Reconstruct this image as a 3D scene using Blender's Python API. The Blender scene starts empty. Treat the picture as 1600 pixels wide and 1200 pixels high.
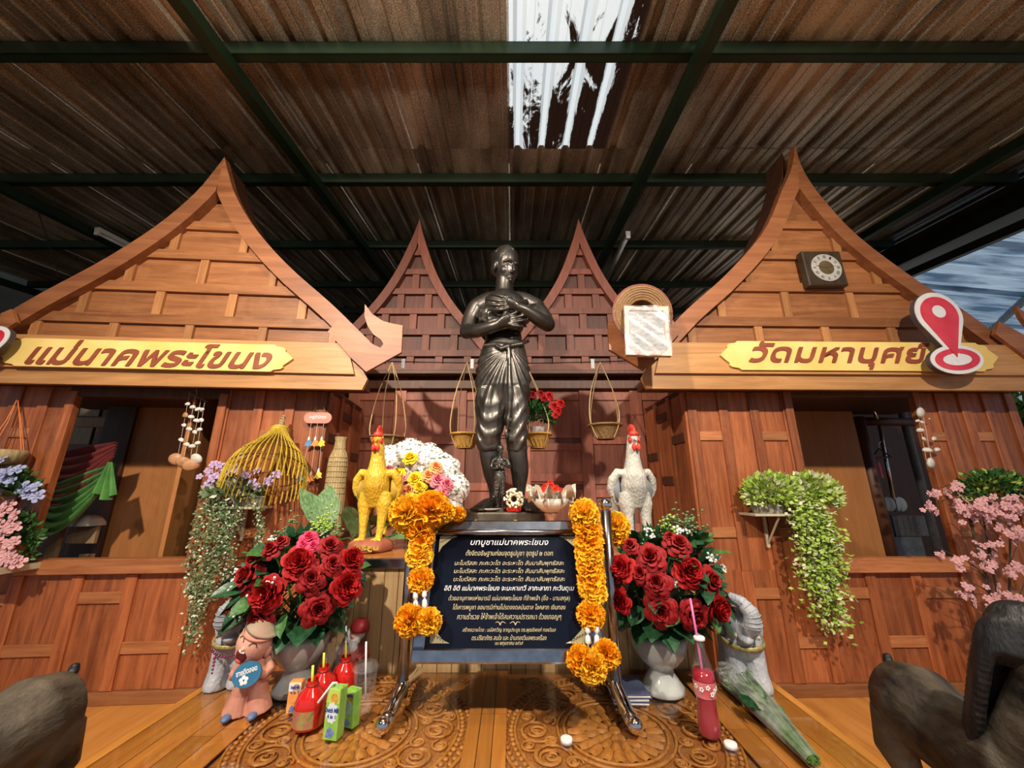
import bpy, math, random
from mathutils import Vector, Matrix, Euler, noise
R = math.radians
scene = bpy.context.scene
col = scene.collection

# ---------------------------------------------------------------- camera, world, lights
PITCH, FPX, CAMH = R(15.35), 601.0, 0.6
cd = bpy.data.cameras.new('camera'); cam = bpy.data.objects.new('camera', cd); col.objects.link(cam)
cd.sensor_width = 36; cd.lens = 36 * FPX / 1600; cd.clip_start = .02; cd.clip_end = 200
cam.location = (0, 0, CAMH); cam.rotation_euler = (R(90) + PITCH, 0, 0)
scene.camera = cam
scene.view_settings.view_transform = 'Standard'; scene.view_settings.look = 'None'
scene.view_settings.gamma = 1; scene.view_settings.exposure = 0.0
scene.view_settings.use_curve_mapping = False

wd = bpy.data.worlds.new('sky'); scene.world = wd; wd.use_nodes = True
bg = wd.node_tree.nodes['Background']; bg.inputs[0].default_value = (.62, .78, 1.0, 1); bg.inputs[1].default_value = .36

def light(name, kind, loc, energy, color, **kw):
    d = bpy.data.lights.new(name, kind); o = bpy.data.objects.new(name, d); col.objects.link(o)
    o.location = loc; d.energy = energy; d.color = color
    for k, v in kw.items():
        if k == 'rot': o.rotation_euler = v
        elif k == 'aim': o.rotation_euler = (Vector(v) - Vector(loc)).to_track_quat('-Z', 'Y').to_euler()
        else: setattr(d, k, v)
    return o
light('sun', 'SUN', (0, 0, 10), 3.0, (1, .96, .9), rot=(R(-14), R(8), 0), angle=R(.6))
FL = dict(shadow_soft_size=.05, spot_size=R(98), spot_blend=1.0)
light('flood_lamp_west', 'SPOT', (-1.45, -.70, 2.67), 610, (1, .85, .68), aim=(-1.0, 2.4, .85), **FL)
light('flood_lamp_east', 'SPOT', (1.25, -.70, 2.67), 465, (1, .86, .70), aim=(1.0, 2.4, .85), **FL)
light('roof_spill_fill', 'POINT', (-.35, .62, 2.50), 44, (1, .82, .60), shadow_soft_size=.06)  # unseen fill added to brighten the roof, standing in for lamp spill

# ---------------------------------------------------------------- geometry helpers
cP, sP = math.cos(PITCH), math.sin(PITCH)
def ray(px, py):
    u = (px - 800) / FPX; v = (py - 600) / FPX
    return Vector((u, cP + sP * v, sP - cP * v))
def at(px, py, Y):
    d = ray(px, py); return Vector((0, 0, CAMH)) + d * (Y / d.y)
def gz(px, py, z):
    d = ray(px, py); return Vector((0, 0, CAMH)) + d * ((z - CAMH) / d.z)

def wm(o):
    m = o.matrix_basis.copy()
    return wm(o.parent) @ m if o.parent else m

def lerp(a, b, t): return a + (b - a) * t
def curve_pts(ctrl, n):
    """Catmull-Rom through control points"""
    P = [Vector(c) for c in ctrl]
    P = [P[0] * 2 - P[1]] + P + [P[-1] * 2 - P[-2]]
    out = []; segs = len(P) - 3
    for i in range(n):
        t = i / (n - 1) * segs; k = min(int(t), segs - 1); t -= k
        a, b, c, d = P[k:k + 4]
        out.append(.5 * ((2 * b) + (c - a) * t + (2 * a - 5 * b + 4 * c - d) * t * t + (3 * b - a - 3 * c + d) * t ** 3))
    return out
def interp(tab, x):
    if x <= tab[0][0]: return tab[0][1]
    for (a, b), (c, d) in zip(tab, tab[1:]):
        if x <= c: return b + (d - b) * (x - a) / (c - a)
    return tab[-1][1]

def frame_to(d, up=Vector((0, 0, 1))):
    """rotation matrix whose Z goes along d"""
    z = Vector(d).normalized()
    x = up.cross(z)
    if x.length < 1e-4: x = Vector((1, 0, 0))
    x.normalize(); y = z.cross(x)
    return Matrix((x, y, z)).transposed()

class MB:
    def __init__(s): s.v = []; s.f = []; s.m = []; s.mi = 0
    def add(s, vs, fs, T=None):
        o = len(s.v)
        s.v += [tuple(T @ Vector(p)) for p in vs] if T is not None else [tuple(p) for p in vs]
        s.f += [tuple(i + o for i in f) for f in fs]; s.m += [s.mi] * len(fs)
        return s
    def box(s, x0, x1, y0, y1, z0, z1, T=None):
        v = [(x0, y0, z0), (x1, y0, z0), (x1, y1, z0), (x0, y1, z0), (x0, y0, z1), (x1, y0, z1), (x1, y1, z1), (x0, y1, z1)]
        return s.add(v, [(3, 2, 1, 0), (4, 5, 6, 7), (0, 1, 5, 4), (1, 2, 6, 5), (2, 3, 7, 6), (3, 0, 4, 7)], T)
    def bbox(s, x0, x1, y0, y1, z0, z1, b=.003, T=None):
        """box with chamfered edges (front frame in x,z and y)"""
        v = []; f = []
        for (ya, ins) in ((y0, b), (y0 + b, 0), (y1 - b, 0), (y1, b)):
            for (x, z) in ((x0 + ins, z0 + ins), (x1 - ins, z0 + ins), (x1 - ins, z1 - ins), (x0 + ins, z1 - ins)): v.append((x, ya, z))
        f.append((0, 1, 2, 3)); f.append((15, 14, 13, 12))
        for k in range(3):
            for i in range(4):
                j = (i + 1) % 4
                f.append((4 * k + j, 4 * k + i, 4 * k + 4 + i, 4 * k + 4 + j))
        return s.add(v, f, T)
    def prism(s, poly, d0, d1, T=None, axis='y'):
        n = len(poly)
        A = sum(poly[i][0] * poly[(i + 1) % n][1] - poly[(i + 1) % n][0] * poly[i][1] for i in range(n))
        if A < 0: poly = poly[::-1]
        def mk(p, d): return (p[0], d, p[1]) if axis == 'y' else ((p[0], p[1], d) if axis == 'z' else (d, p[0], p[1]))
        v = [mk(p, d0) for p in poly] + [mk(p, d1) for p in poly]
        f = [tuple(range(n)), tuple(range(2 * n - 1, n - 1, -1))] + [((i + 1) % n, i, n + i, n + (i + 1) % n) for i in range(n)]
        if axis == 'z': f = [q[::-1] for q in f]
        return s.add(v, f, T)
    def grid(s, fn, nu, nv, closed_u=False, T=None):
        v = [fn(i / nu, j / nv) for j in range(nv + 1) for i in range(nu if closed_u else nu + 1)]
        w = nu if closed_u else nu + 1; f = []
        for j in range(nv):
            for i in range(nu):
                a = j * w + i; b = j * w + (i + 1) % w
                f.append((a, b, b + w, a + w))
        return s.add(v, f, T)
    def lathe(s, prof, n=24, T=None, cap=True, wob=None):
        v = []; f = []; m = len(prof)
        for (r, z) in prof:
            for i in range(n):
                a = 2 * math.pi * i / n; rr = r * (wob(a, z) if wob else 1)
                v.append((rr * math.cos(a), rr * math.sin(a), z))
        for k in range(m - 1):
            for i in range(n):
                j = (i + 1) % n; f.append((k * n + i, k * n + j, k * n + n + j, k * n + n + i))
        if cap: f.append(tuple(range(n - 1, -1, -1))); f.append(tuple(range((m - 1) * n, m * n)))
        return s.add(v, f, T)
    def tube(s, pts, rad, n=8, cap=True, T=None, flat=None):
        P = [Vector(p) for p in pts]; m = len(P)
        if not hasattr(rad, '__len__'): rad = [rad] * m
        v = []; f = []; nx = None
        for k in range(m):
            d = (P[min(k + 1, m - 1)] - P[max(k - 1, 0)])
            d = d.normalized() if d.length > 1e-9 else Vector((0, 0, 1))
            if nx is None:
                nx = d.orthogonal() if abs(d.x) > .8 else Vector((1, 0, 0))
            nx = (nx - d * nx.dot(d)).normalized(); ny = d.cross(nx)
            for i in range(n):
                a = 2 * math.pi * i / n
                rx, ry = (rad[k] if hasattr(rad[k], '__len__') else (rad[k], rad[k]))
                v.append(P[k] + nx * (math.cos(a) * rx) + ny * (math.sin(a) * ry))
        for k in range(m - 1):
            for i in range(n):
                j = (i + 1) % n; f.append((k * n + i, k * n + j, k * n + n + j, k * n + n + i))
        if cap: f.append(tuple(range(n - 1, -1, -1))); f.append(tuple(range((m - 1) * n, m * n)))
        return s.add(v, f, T)
    def ell(s, c, r, n=14, m=9, rot=None, T=None):
        if not hasattr(r, '__len__'): r = (r, r, r)
        M = (rot.to_matrix() if isinstance(rot, Euler) else rot) if rot is not None else Matrix.Identity(3)
        v = [Vector(c) + M @ Vector((0, 0, -r[2]))]; f = []
        for j in range(1, m):
            ph = -math.pi / 2 + math.pi * j / m
            for i in range(n):
                a = 2 * math.pi * i / n
                v.append(Vector(c) + M @ Vector((r[0] * math.cos(ph) * math.cos(a), r[1] * math.cos(ph) * math.sin(a), r[2] * math.sin(ph))))
        v.append(Vector(c) + M @ Vector((0, 0, r[2]))); L = len(v) - 1
        for i in range(n):
            j = (i + 1) % n
            f.append((0, 1 + j, 1 + i)); f.append((L, L - n + i, L - n + j))
        for k in range(m - 2):
            for i in range(n):
                j = (i + 1) % n; a = 1 + k * n
                f.append((a + i, a + j, a + n + j, a + n + i))
        return s.add(v, f, T)
    def loft(s, rings, n=28, cap=True, fn=None, T=None):
        """rings: (cx,cy,z,rx,ry) horizontal ellipses; fn(angle,k/total) radius factor"""
        v = []; f = []; m = len(rings)
        for k, (cx, cy, z, rx, ry) in enumerate(rings):
            for i in range(n):
                a = 2 * math.pi * i / n; q = fn(a, k / (m - 1)) if fn else 1
                v.append((cx + rx * q * math.cos(a), cy + ry * q * math.sin(a), z))
        for k in range(m - 1):
            for i in range(n):
                j = (i + 1) % n; f.append((k * n + i, k * n + j, k * n + n + j, k * n + n + i))
        if cap: f.append(tuple(range(n - 1, -1, -1))); f.append(tuple(range((m - 1) * n, m * n)))
        return s.add(v, f, T)
    def mesh(s, name, mats, smooth=False):
        me = bpy.data.meshes.new(name); me.from_pydata(s.v, [], s.f)
        for m in (mats if isinstance(mats, (list, tuple)) else [mats]): me.materials.append(m)
        if any(s.m): me.polygons.foreach_set('material_index', s.m)
        if smooth: me.polygons.foreach_set('use_smooth', [True] * len(me.polygons))
        me.update(); return me
    def build(s, name, mats, parent=None, smooth=False, world=False, **kw):
        if world and parent:
            T = wm(parent).inverted(); s.v = [tuple(T @ Vector(p)) for p in s.v]
        return place(name, s.mesh(name, mats, smooth), parent, **kw)

def place(name, me, parent=None, M=None, label=None, kind=None):
    o = bpy.data.objects.new(name, me); col.objects.link(o)
    if parent: o.parent = parent
    if M is not None: o.matrix_basis = M
    if label: o['label'] = label
    if kind: o['kind'] = kind
    return o
def thing(name, label, cat, loc=(0, 0, 0), rz=0, group=None, kind=None, scale=1, rot=None):
    o = bpy.data.objects.new(name, None); col.objects.link(o); o.empty_display_size = .1
    o.matrix_basis = Matrix.Translation(loc) @ (rot.to_matrix().to_4x4() if rot else Matrix.Rotation(rz, 4, 'Z')) @ Matrix.Diagonal((scale, scale, scale, 1))
    if kind: o['kind'] = kind
    if label: o['label'] = label
    if cat: o['category'] = cat
    if group: o['group'] = group
    return o
def tag(o, label, cat, group=None, kind=None):
    o['label'] = label
    if cat: o['category'] = cat
    if group: o['group'] = group
    if kind: o['kind'] = kind
    return o
def dup(root, M, label=None, group=None):
    r = root.copy(); col.objects.link(r); r.matrix_basis = M
    if label: r['label'] = label
    if group: r['group'] = group
    def rec(a, b):
        for ch in list(a.children):
            c = ch.copy(); col.objects.link(c); c.parent = b; rec(ch, c)
    rec(root, r); return r

def bake(mb, mods, name, mats, smooth=True):
    me = mb.mesh(name + '_tmp', mats, smooth)
    o = bpy.data.objects.new(name + '_tmp', me); col.objects.link(o)
    for typ, kw in mods:
        md = o.modifiers.new(typ, typ)
        for k, v in kw.items(): setattr(md, k, v)
    dg = bpy.context.evaluated_depsgraph_get()
    out = bpy.data.meshes.new_from_object(o.evaluated_get(dg)); out.name = name
    bpy.data.objects.remove(o); bpy.data.meshes.remove(me)
    out.polygons.foreach_set('use_smooth', [smooth] * len(out.polygons))
    out.materials.clear()
    for m in (mats if isinstance(mats, (list, tuple)) else [mats]): out.materials.append(m)
    return out
def blob(mb, name, mat_, voxel, parent=None, it=4, world=False, sub=False, **kw):
    if world and parent:
        T = wm(parent).inverted(); mb.v = [tuple(T @ Vector(p)) for p in mb.v]
    mods = [('REMESH', dict(mode='VOXEL', voxel_size=voxel))]
    if it: mods.append(('SMOOTH', dict(factor=.5, iterations=it)))
    return place(name, bake(mb, mods, name, mat_), parent, **kw)

def text_mesh(txt, size, mat_, depth=.0006, shear=0, bold=0, spacing=1.0, name='lettering'):
    c = bpy.data.curves.new(name + '_tmp', 'FONT'); c.body = txt; c.size = size; c.align_x = 'CENTER'; c.align_y = 'CENTER'
    c.extrude = depth; c.shear = shear; c.offset = bold; c.resolution_u = 3; c.space_character = spacing
    o = bpy.data.objects.new(name + '_tmp', c); col.objects.link(o)
    dg = bpy.context.evaluated_depsgraph_get()
    me = bpy.data.meshes.new_from_object(o.evaluated_get(dg)); me.name = name
    bpy.data.objects.remove(o); bpy.data.curves.remove(c)
    me.materials.clear(); me.materials.append(mat_)
    return me
def fit_text(txt, width, height, mat_, parent, M, shear=0, bold=0, name='lettering', depth=.0006):
    """text scaled to a width and a height, lying in the XY plane of matrix M"""
    me = text_mesh(txt, 1.0, mat_, .01, shear, bold, name=name)
    xs = [v.co.x for v in me.vertices]; ys = [v.co.y for v in me.vertices]
    if not xs: return None
    x0, x1, y0, y1 = min(xs), max(xs), min(ys), max(ys)
    S = Matrix.Diagonal((width / (x1 - x0), height / (y1 - y0), depth / .01, 1)) @ Matrix.Translation((-(x0 + x1) / 2, -(y0 + y1) / 2, 0))
    me.transform(S)
    return place(name, me, parent, M)

# ---------------------------------------------------------------- materials
def newmat(name):
    m = bpy.data.materials.new(name); m.use_nodes = True
    nt = m.node_tree; b = nt.nodes['Principled BSDF']
    return m, nt, b
def setin(b, **kw):
    for k, v in kw.items(): b.inputs[k.replace('_', ' ')].default_value = v
def ramp(nt, fac, stops):
    r = nt.nodes.new('ShaderNodeValToRGB'); e = r.color_ramp.elements
    while len(e) < len(stops): e.new(.5)
    for q, (p, c) in zip(e, stops):
        q.position = p; q.color = (*c, 1) if len(c) == 3 else c
    nt.links.new(fac, r.inputs[0]); return r.outputs[0]
def coords(nt, scale=(1, 1, 1), which='Object', rnd=True):
    tc = nt.nodes.new('ShaderNodeTexCoord'); mp = nt.nodes.new('ShaderNodeMapping')
    mp.inputs['Scale'].default_value = scale
    nt.links.new(tc.outputs[which], mp.inputs[0])
    if rnd:
        oi = nt.nodes.new('ShaderNodeObjectInfo'); mu = nt.nodes.new('ShaderNodeMath'); mu.operation = 'MULTIPLY'; mu.inputs[1].default_value = 37.0
        nt.links.new(oi.outputs['Random'], mu.inputs[0])
        nt.links.new(mu.outputs[0], mp.inputs['Location'])
    return mp.outputs[0]
def noise_tex(nt, vec, scale, detail=4, rough=.55, dist=0):
    n = nt.nodes.new('ShaderNodeTexNoise'); n.inputs['Scale'].default_value = scale; n.inputs['Detail'].default_value = detail
    n.inputs['Roughness'].default_value = rough; n.inputs['Distortion'].default_value = dist
    nt.links.new(vec, n.inputs['Vector']); return n.outputs['Fac']
def bump(nt, b, h, strength, dist=.01):
    k = nt.nodes.new('ShaderNodeBump'); k.inputs['Strength'].default_value = strength; k.inputs['Distance'].default_value = dist
    nt.links.new(h, k.inputs['Height']); nt.links.new(k.outputs[0], b.inputs['Normal'])

def wood(name, dark, lite, grain='z', rough=.42, scale=1.0, vary=.25, spec=.5, coat=0, worn=0):
    """streaked timber; grain runs along the given local axis"""
    m, nt, b = newmat(name)
    st = {'x': (1.2, 14, 14), 'y': (14, 1.2, 14), 'z': (14, 14, 1.2)}[grain]
    vec = coords(nt, tuple(q * scale for q in st))
    n1 = noise_tex(nt, vec, 2.2, 6, .65, .8)
    c = ramp(nt, n1, [(.28, dark), (.5, tuple(lerp(a, bb, .5) for a, bb in zip(dark, lite))), (.72, lite)])
    oi = nt.nodes.new('ShaderNodeObjectInfo'); mr = nt.nodes.new('ShaderNodeMapRange')
    mr.inputs['To Min'].default_value = 1 - vary; mr.inputs['To Max'].default_value = 1 + vary
    nt.links.new(oi.outputs['Random'], mr.inputs[0])
    hv = nt.nodes.new('ShaderNodeHueSaturation'); nt.links.new(mr.outputs[0], hv.inputs['Value']); nt.links.new(c, hv.inputs['Color'])
    outc = hv.outputs[0]
    if worn:
        v2 = coords(nt, (3, 3, 3)); n3 = noise_tex(nt, v2, 1.6, 5, .7, 1)
        rr = ramp(nt, n3, [(.5, (0, 0, 0)), (.72, (worn, worn, worn))])
        mx = nt.nodes.new('ShaderNodeMix'); mx.data_type = 'RGBA'; mx.inputs['B'].default_value = (lite[0] * 1.25, lite[1] * 1.5, lite[2] * 1.9, 1)
        nt.links.new(rr, mx.inputs['Factor']); nt.links.new(outc, mx.inputs['A']); outc = mx.outputs['Result']
    nt.links.new(outc, b.inputs['Base Color'])
    setin(b, Roughness=rough, Coat_Weight=coat, Coat_Roughness=.12); b.inputs['Specular IOR Level'].default_value = spec
    bump(nt, b, n1, .25, .004)
    return m
def plain(name, c1, c2=None, rough=.5, metal=0, scale=12, bmp=.1, coat=0, detail=4, spec=.5, sheen=0, subs=0, bd=.005, stretch=(1, 1, 1), lo=.35, hi=.68):
    m, nt, b = newmat(name)
    vec = coords(nt, stretch)
    n = noise_tex(nt, vec, scale, detail)
    c2 = c2 or tuple(min(1, x * 1.25 + .01) for x in c1)
    nt.links.new(ramp(nt, n, [(lo, c1), (hi, c2)]), b.inputs['Base Color'])
    setin(b, Roughness=rough, Metallic=metal, Coat_Weight=coat, Coat_Roughness=.08); b.inputs['Specular IOR Level'].default_value = spec
    if sheen: b.inputs['Sheen Weight'].default_value = sheen
    if subs: b.inputs['Subsurface Weight'].default_value = subs; b.inputs['Subsurface Radius'].default_value = (.02, .01, .008)
    if bmp: bump(nt, b, n, bmp, bd)
    return m
def glassy(name, color, rough=.03, ior=1.45, alpha=1):
    m, nt, b = newmat(name)
    vec = coords(nt); n = noise_tex(nt, vec, 9, 2)
    nt.links.new(ramp(nt, n, [(.3, color), (.7, tuple(min(1, q * 1.06) for q in color))]), b.inputs['Base Color'])
    setin(b, Roughness=rough, IOR=ior); b.inputs['Transmission Weight'].default_value = 1
    return m
def film(name, color, opacity=.25, rough=.08):
    """thin clear plastic: mostly see-through with a gloss"""
    m, nt, b = newmat(name)
    vec = coords(nt); n = noise_tex(nt, vec, 14, 5, .7)
    nt.links.new(ramp(nt, n, [(.4, tuple([opacity * .35] * 3)), (.75, tuple([min(1, opacity * 2.2)] * 3))]), b.inputs['Alpha'])
    setin(b, Base_Color=(*color, 1), Roughness=rough); bump(nt, b, n, .3, .004)
    return m

W_WALL = wood('wall_timber', (.16, .038, .013), (.47, .150, .052), 'z', .42, 1, .25, worn=.22)
W_WALLX = wood('crossbar_timber', (.30, .095, .034), (.58, .24, .09), 'x', .45, 1, .2)
W_GAB = wood('gable_timber', (.19, .065, .022), (.42, .175, .065), 'x', .45, .8, .16, worn=.2)
W_GABZ = wood('gable_batten_timber', (.26, .10, .035), (.50, .24, .09), 'z', .45, .8, .2)
W_FAS = wood('fascia_timber', (.34, .155, .05), (.62, .33, .13), 'x', .45, .7, .1)
W_BARGE = wood('barge_timber', (.20, .065, .025), (.42, .17, .07), 'x', .45, .5, .12)
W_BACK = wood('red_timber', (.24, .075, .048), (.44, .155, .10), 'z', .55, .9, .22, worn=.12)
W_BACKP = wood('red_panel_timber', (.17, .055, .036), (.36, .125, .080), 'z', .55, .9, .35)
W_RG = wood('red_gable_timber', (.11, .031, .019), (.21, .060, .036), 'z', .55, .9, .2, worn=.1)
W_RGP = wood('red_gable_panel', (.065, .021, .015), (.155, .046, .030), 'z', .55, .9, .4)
W_TABLE = wood('table_timber', (.34, .125, .020), (.60, .27, .055), 'y', .4, 1, .2)
W_CARVE = plain('carved_timber', (.36, .145, .025), (.58, .27, .06), .42, 0, 60, .35, detail=6)
W_CARVD = plain('carved_ground', (.27, .095, .015), (.48, .20, .04), .5, 0, 220, .9, detail=3)
W_PALE = wood('pale_plank', (.40, .25, .11), (.62, .44, .23), 'z', .5, 1, .12)
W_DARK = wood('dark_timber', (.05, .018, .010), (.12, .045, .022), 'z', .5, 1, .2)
W_INNER = wood('partition_timber', (.40, .155, .045), (.52, .22, .07), 'z', .5, .8, .05)
GREEN = plain('green_steel', (.004, .016, .007), (.008, .030, .012), .5, 0, 6, .1)
BLACKST = plain('black_steel', (.004, .005, .006), (.010, .012, .014), .4, 0, 6, .1)
STEEL = plain('polished_steel', (.36, .37, .41), (.50, .51, .56), .2, 1, 30, .03)
CHROME = plain('chrome', (.78, .79, .82), (.86, .87, .9), .05, 1, 5, 0)
def pane_mat(name, tint=(1, 1, 1), rough=.03):
    m = bpy.data.materials.new(name); m.use_nodes = True; nt = m.node_tree; nt.nodes.clear()
    o = nt.nodes.new('ShaderNodeOutputMaterial'); mx = nt.nodes.new('ShaderNodeMixShader'); t = nt.nodes.new('ShaderNodeBsdfTransparent'); g = nt.nodes.new('ShaderNodeBsdfGlossy')
    fr = nt.nodes.new('ShaderNodeFresnel'); fr.inputs[0].default_value = 1.45
    v = coords(nt, rnd=False); n = noise_tex(nt, v, 3, 2); rr = ramp(nt, n, [(.3, (rough, rough, rough)), (.8, (rough * 2, rough * 2, rough * 2))])
    nt.links.new(rr, g.inputs['Roughness']); t.inputs[0].default_value = (*tint, 1)
    nt.links.new(fr.outputs[0], mx.inputs[0]); nt.links.new(t.outputs[0], mx.inputs[1]); nt.links.new(g.outputs[0], mx.inputs[2]); nt.links.new(mx.outputs[0], o.inputs[0])
    return m
PANE = pane_mat('table_glass')

# ---- roof: corrugated sheets on green purlins and rafters
def roof_mat():
    m, nt, b = newmat('roof_metal')
    v = coords(nt, (1, .25, 1)); n = noise_tex(nt, v, 3.5, 5, .6); v2 = coords(nt, (1, 1, 1)); n2 = noise_tex(nt, v2, 190, 3, .7)
    ad = nt.nodes.new('ShaderNodeMath'); ad.operation = 'MULTIPLY_ADD'; ad.inputs[1].default_value = .55; nt.links.new(n2, ad.inputs[0]); 
    m2 = nt.nodes.new('ShaderNodeMath'); m2.operation = 'MULTIPLY'; m2.inputs[1].default_value = .45; nt.links.new(n, m2.inputs[0]); nt.links.new(m2.outputs[0], ad.inputs[2])
    nt.links.new(ramp(nt, ad.outputs[0], [(.41, (.16, .14, .115)), (.50, (.40, .355, .30)), (.59, (.85, .78, .68))]), b.inputs['Base Color'])
    setin(b, Roughness=.42, Metallic=.65); bump(nt, b, n2, .5, .002); return m
ROOF = roof_mat()
def skylight_mat():
    m = bpy.data.materials.new('translucent_roof_sheet'); m.use_nodes = True; nt = m.node_tree; b = nt.nodes['Principled BSDF']
    v = coords(nt, (1, .45, 1), rnd=False); n = noise_tex(nt, v, 5.5, 9, .72, .6)
    sep = nt.nodes.new('ShaderNodeSeparateXYZ'); tc = nt.nodes.new('ShaderNodeTexCoord'); nt.links.new(tc.outputs['Object'], sep.inputs[0])
    rib = nt.nodes.new('ShaderNodeMath'); rib.operation = 'MULTIPLY'; rib.inputs[1].default_value = 9.0; sb = nt.nodes.new('ShaderNodeMath'); sb.operation = 'MULTIPLY_ADD'; sb.inputs[1].default_value = -SL; nt.links.new(sep.outputs['Y'], sb.inputs[0]); nt.links.new(sep.outputs['Z'], sb.inputs[2]); nt.links.new(sb.outputs[0], rib.inputs[0])
    s = nt.nodes.new('ShaderNodeMath'); s.operation = 'ADD'; nt.links.new(n, s.inputs[0]); nt.links.new(rib.outputs[0], s.inputs[1])
    # grime gathers towards the lower, farther end of the sheet
    mr = nt.nodes.new('ShaderNodeMapRange'); mr.inputs['From Min'].default_value = 1.2; mr.inputs['From Max'].default_value = 2.5; mr.inputs['To Min'].default_value = .06; mr.inputs['To Max'].default_value = -.13
    nt.links.new(sep.outputs['Y'], mr.inputs[0])
    mx_ = nt.nodes.new('ShaderNodeMapRange'); mx_.inputs['From Min'].default_value = 0; mx_.inputs['From Max'].default_value = .75; mx_.inputs['To Min'].default_value = .06; mx_.inputs['To Max'].default_value = -.10
    nt.links.new(sep.outputs['X'], mx_.inputs[0])
    s2 = nt.nodes.new('ShaderNodeMath'); s2.operation = 'ADD'; nt.links.new(s.outputs[0], s2.inputs[0]); nt.links.new(mr.outputs[0], s2.inputs[1])
    s3 = nt.nodes.new('ShaderNodeMath'); s3.operation = 'ADD'; nt.links.new(s2.outputs[0], s3.inputs[0]); nt.links.new(mx_.outputs[0], s3.inputs[1])
    c = ramp(nt, s3.outputs[0], [(.495, (.018, .008, .005)), (.545, (.85, .90, .90))])
    tr = nt.nodes.new('ShaderNodeBsdfTranslucent'); nt.links.new(c, tr.inputs[0]); nt.links.new(c, b.inputs['Base Color'])
    setin(b, Roughness=.5)
    mix = nt.nodes.new('ShaderNodeMixShader'); mix.inputs[0].default_value = .75
    nt.links.new(b.outputs[0], mix.inputs[1]); nt.links.new(tr.outputs[0], mix.inputs[2])
    nt.links.new(mix.outputs[0], nt.nodes['Material Output'].inputs[0]); return m
SL = .1086; ROOFZ = 2.9
SKYL = skylight_mat()
ceil_ = thing('ceiling', 'low corrugated metal roof on dark green steel purlins and rafters', None, (0, 0, ROOFZ), kind='structure')
TROOF = Matrix.Translation((0, 0, 0)) @ Matrix.Rotation(math.atan(SL), 4, 'X')
def sheet(x0, y0, y1, dz=0, w=.75):
    mb = MB(); prof = []
    for k in range(4):
        a = k * .1875 + .035
        prof += [(a, 0), (a + .022, .032), (a + .052, .032), (a + .074, 0)]
        prof += [(a + .115, 0), (a + .122, .005), (a + .130, 0)]
    prof = [(0, 0)] + prof + [(w + .012, 0)]
    v = [(x0 + p, y, q + dz) for y in (y0, y1) for (p, q) in prof]; n = len(prof)
    mb.add(v, [(i, i + 1, n + i + 1, n + i) for i in range(n - 1)], TROOF)
    return mb
for i in range(-9, 6):
    x0 = -.03 + .75 * i
    if x0 > 4: continue
    if i == 0:
        mb = sheet(0, -3.0, 2.50, .004); T = Matrix.Translation((x0, 0, 0))
        mb.build('skylight_sheet', SKYL, ceil_, M=T, label='dirty translucent white roof sheet')
    else: sheet(x0, -3.0, 2.58, .004).build('roof_sheet', ROOF, ceil_)
    sheet(x0, 2.42, 6.0).build('roof_sheet', ROOF, ceil_)
    sheet(x0, 5.9, 9.5, -.004).build('roof_sheet', ROOF, ceil_)
for k in range(-3, 8):
    y = 1.615 + 1.08 * k
    mb = MB(); T = TROOF @ Matrix.Translation((0, y, 0))
    mb.box(-6.8, 4.3, -.004, .004, -.085, -.002, T); mb.box(-6.8, 4.3, -.004, .05, -.006, -.002, T); mb.box(-6.8, 4.3, -.004, .05, -.085, -.079, T); mb.box(-6.8, 4.3, .045, .05, -.085, -.06, T)
    mb.build('purlin', GREEN, ceil_)
for x in (-6.8, -4.32, -1.63, 1.06, 3.68):
    mb = MB(); mb.box(x - .035, x + .035, -3, 9.3, -.165, -.087, TROOF); mb.build('rafter', GREEN, ceil_)
mb = MB(); mb.box(4.22, 4.62, -3, 9.3, -.34, -.10, TROOF); mb.box(4.30, 4.36, -3, 9.3, -.48, -.40, TROOF); mb.box(4.1, 4.30, -3, 9.3, -.20, -.16, TROOF)
mb.build('gutter_beam', BLACKST, ceil_)

# ---- floor and far setting
FLOORM = wood('floor_laminate', (.50, .19, .035), (.76, .36, .09), 'y', .3, .6, .0, coat=.3)
MB().box(-7, 7, -4, 9.5, -.55, -.45).build('floor', FLOORM, kind='structure', label='glossy orange wood-look floor around the low table')
GROUND = plain('outdoor_ground', (.25, .25, .22), (.38, .37, .33), .8, 0, 1.5, .2)
MB().box(-40, 40, -40, 40, -.75, -.56).build('ground', GROUND, kind='structure', label='pale ground outside the shelter')
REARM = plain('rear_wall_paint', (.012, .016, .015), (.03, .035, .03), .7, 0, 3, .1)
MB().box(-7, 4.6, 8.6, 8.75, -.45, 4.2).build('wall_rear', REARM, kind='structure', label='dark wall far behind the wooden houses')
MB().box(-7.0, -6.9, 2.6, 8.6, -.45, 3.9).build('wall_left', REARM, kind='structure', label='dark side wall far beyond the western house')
AWN = bpy.data.materials.new('awning_sheet'); AWN.use_nodes = True
def _awn():
    nt = AWN.node_tree; b = nt.nodes['Principled BSDF']; tr = nt.nodes.new('ShaderNodeBsdfTranslucent'); mx = nt.nodes.new('ShaderNodeMixShader'); mx.inputs[0].default_value = .6
    v = coords(nt, (.6, 6, 1)); n = noise_tex(nt, v, 2.2, 4); c = ramp(nt, n, [(.38, (.10, .17, .27)), (.6, (.42, .55, .68))])
    nt.links.new(c, b.inputs[0]); nt.links.new(c, tr.inputs[0]); nt.links.new(b.outputs[0], mx.inputs[1]); nt.links.new(tr.outputs[0], mx.inputs[2]); nt.links.new(mx.outputs[0], nt.nodes['Material Output'].inputs[0])
_awn()
aw = thing('awning', 'bluish translucent corrugated awning beyond the black gutter beam', 'awning', (4.7, 2.4, 3.0))
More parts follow.
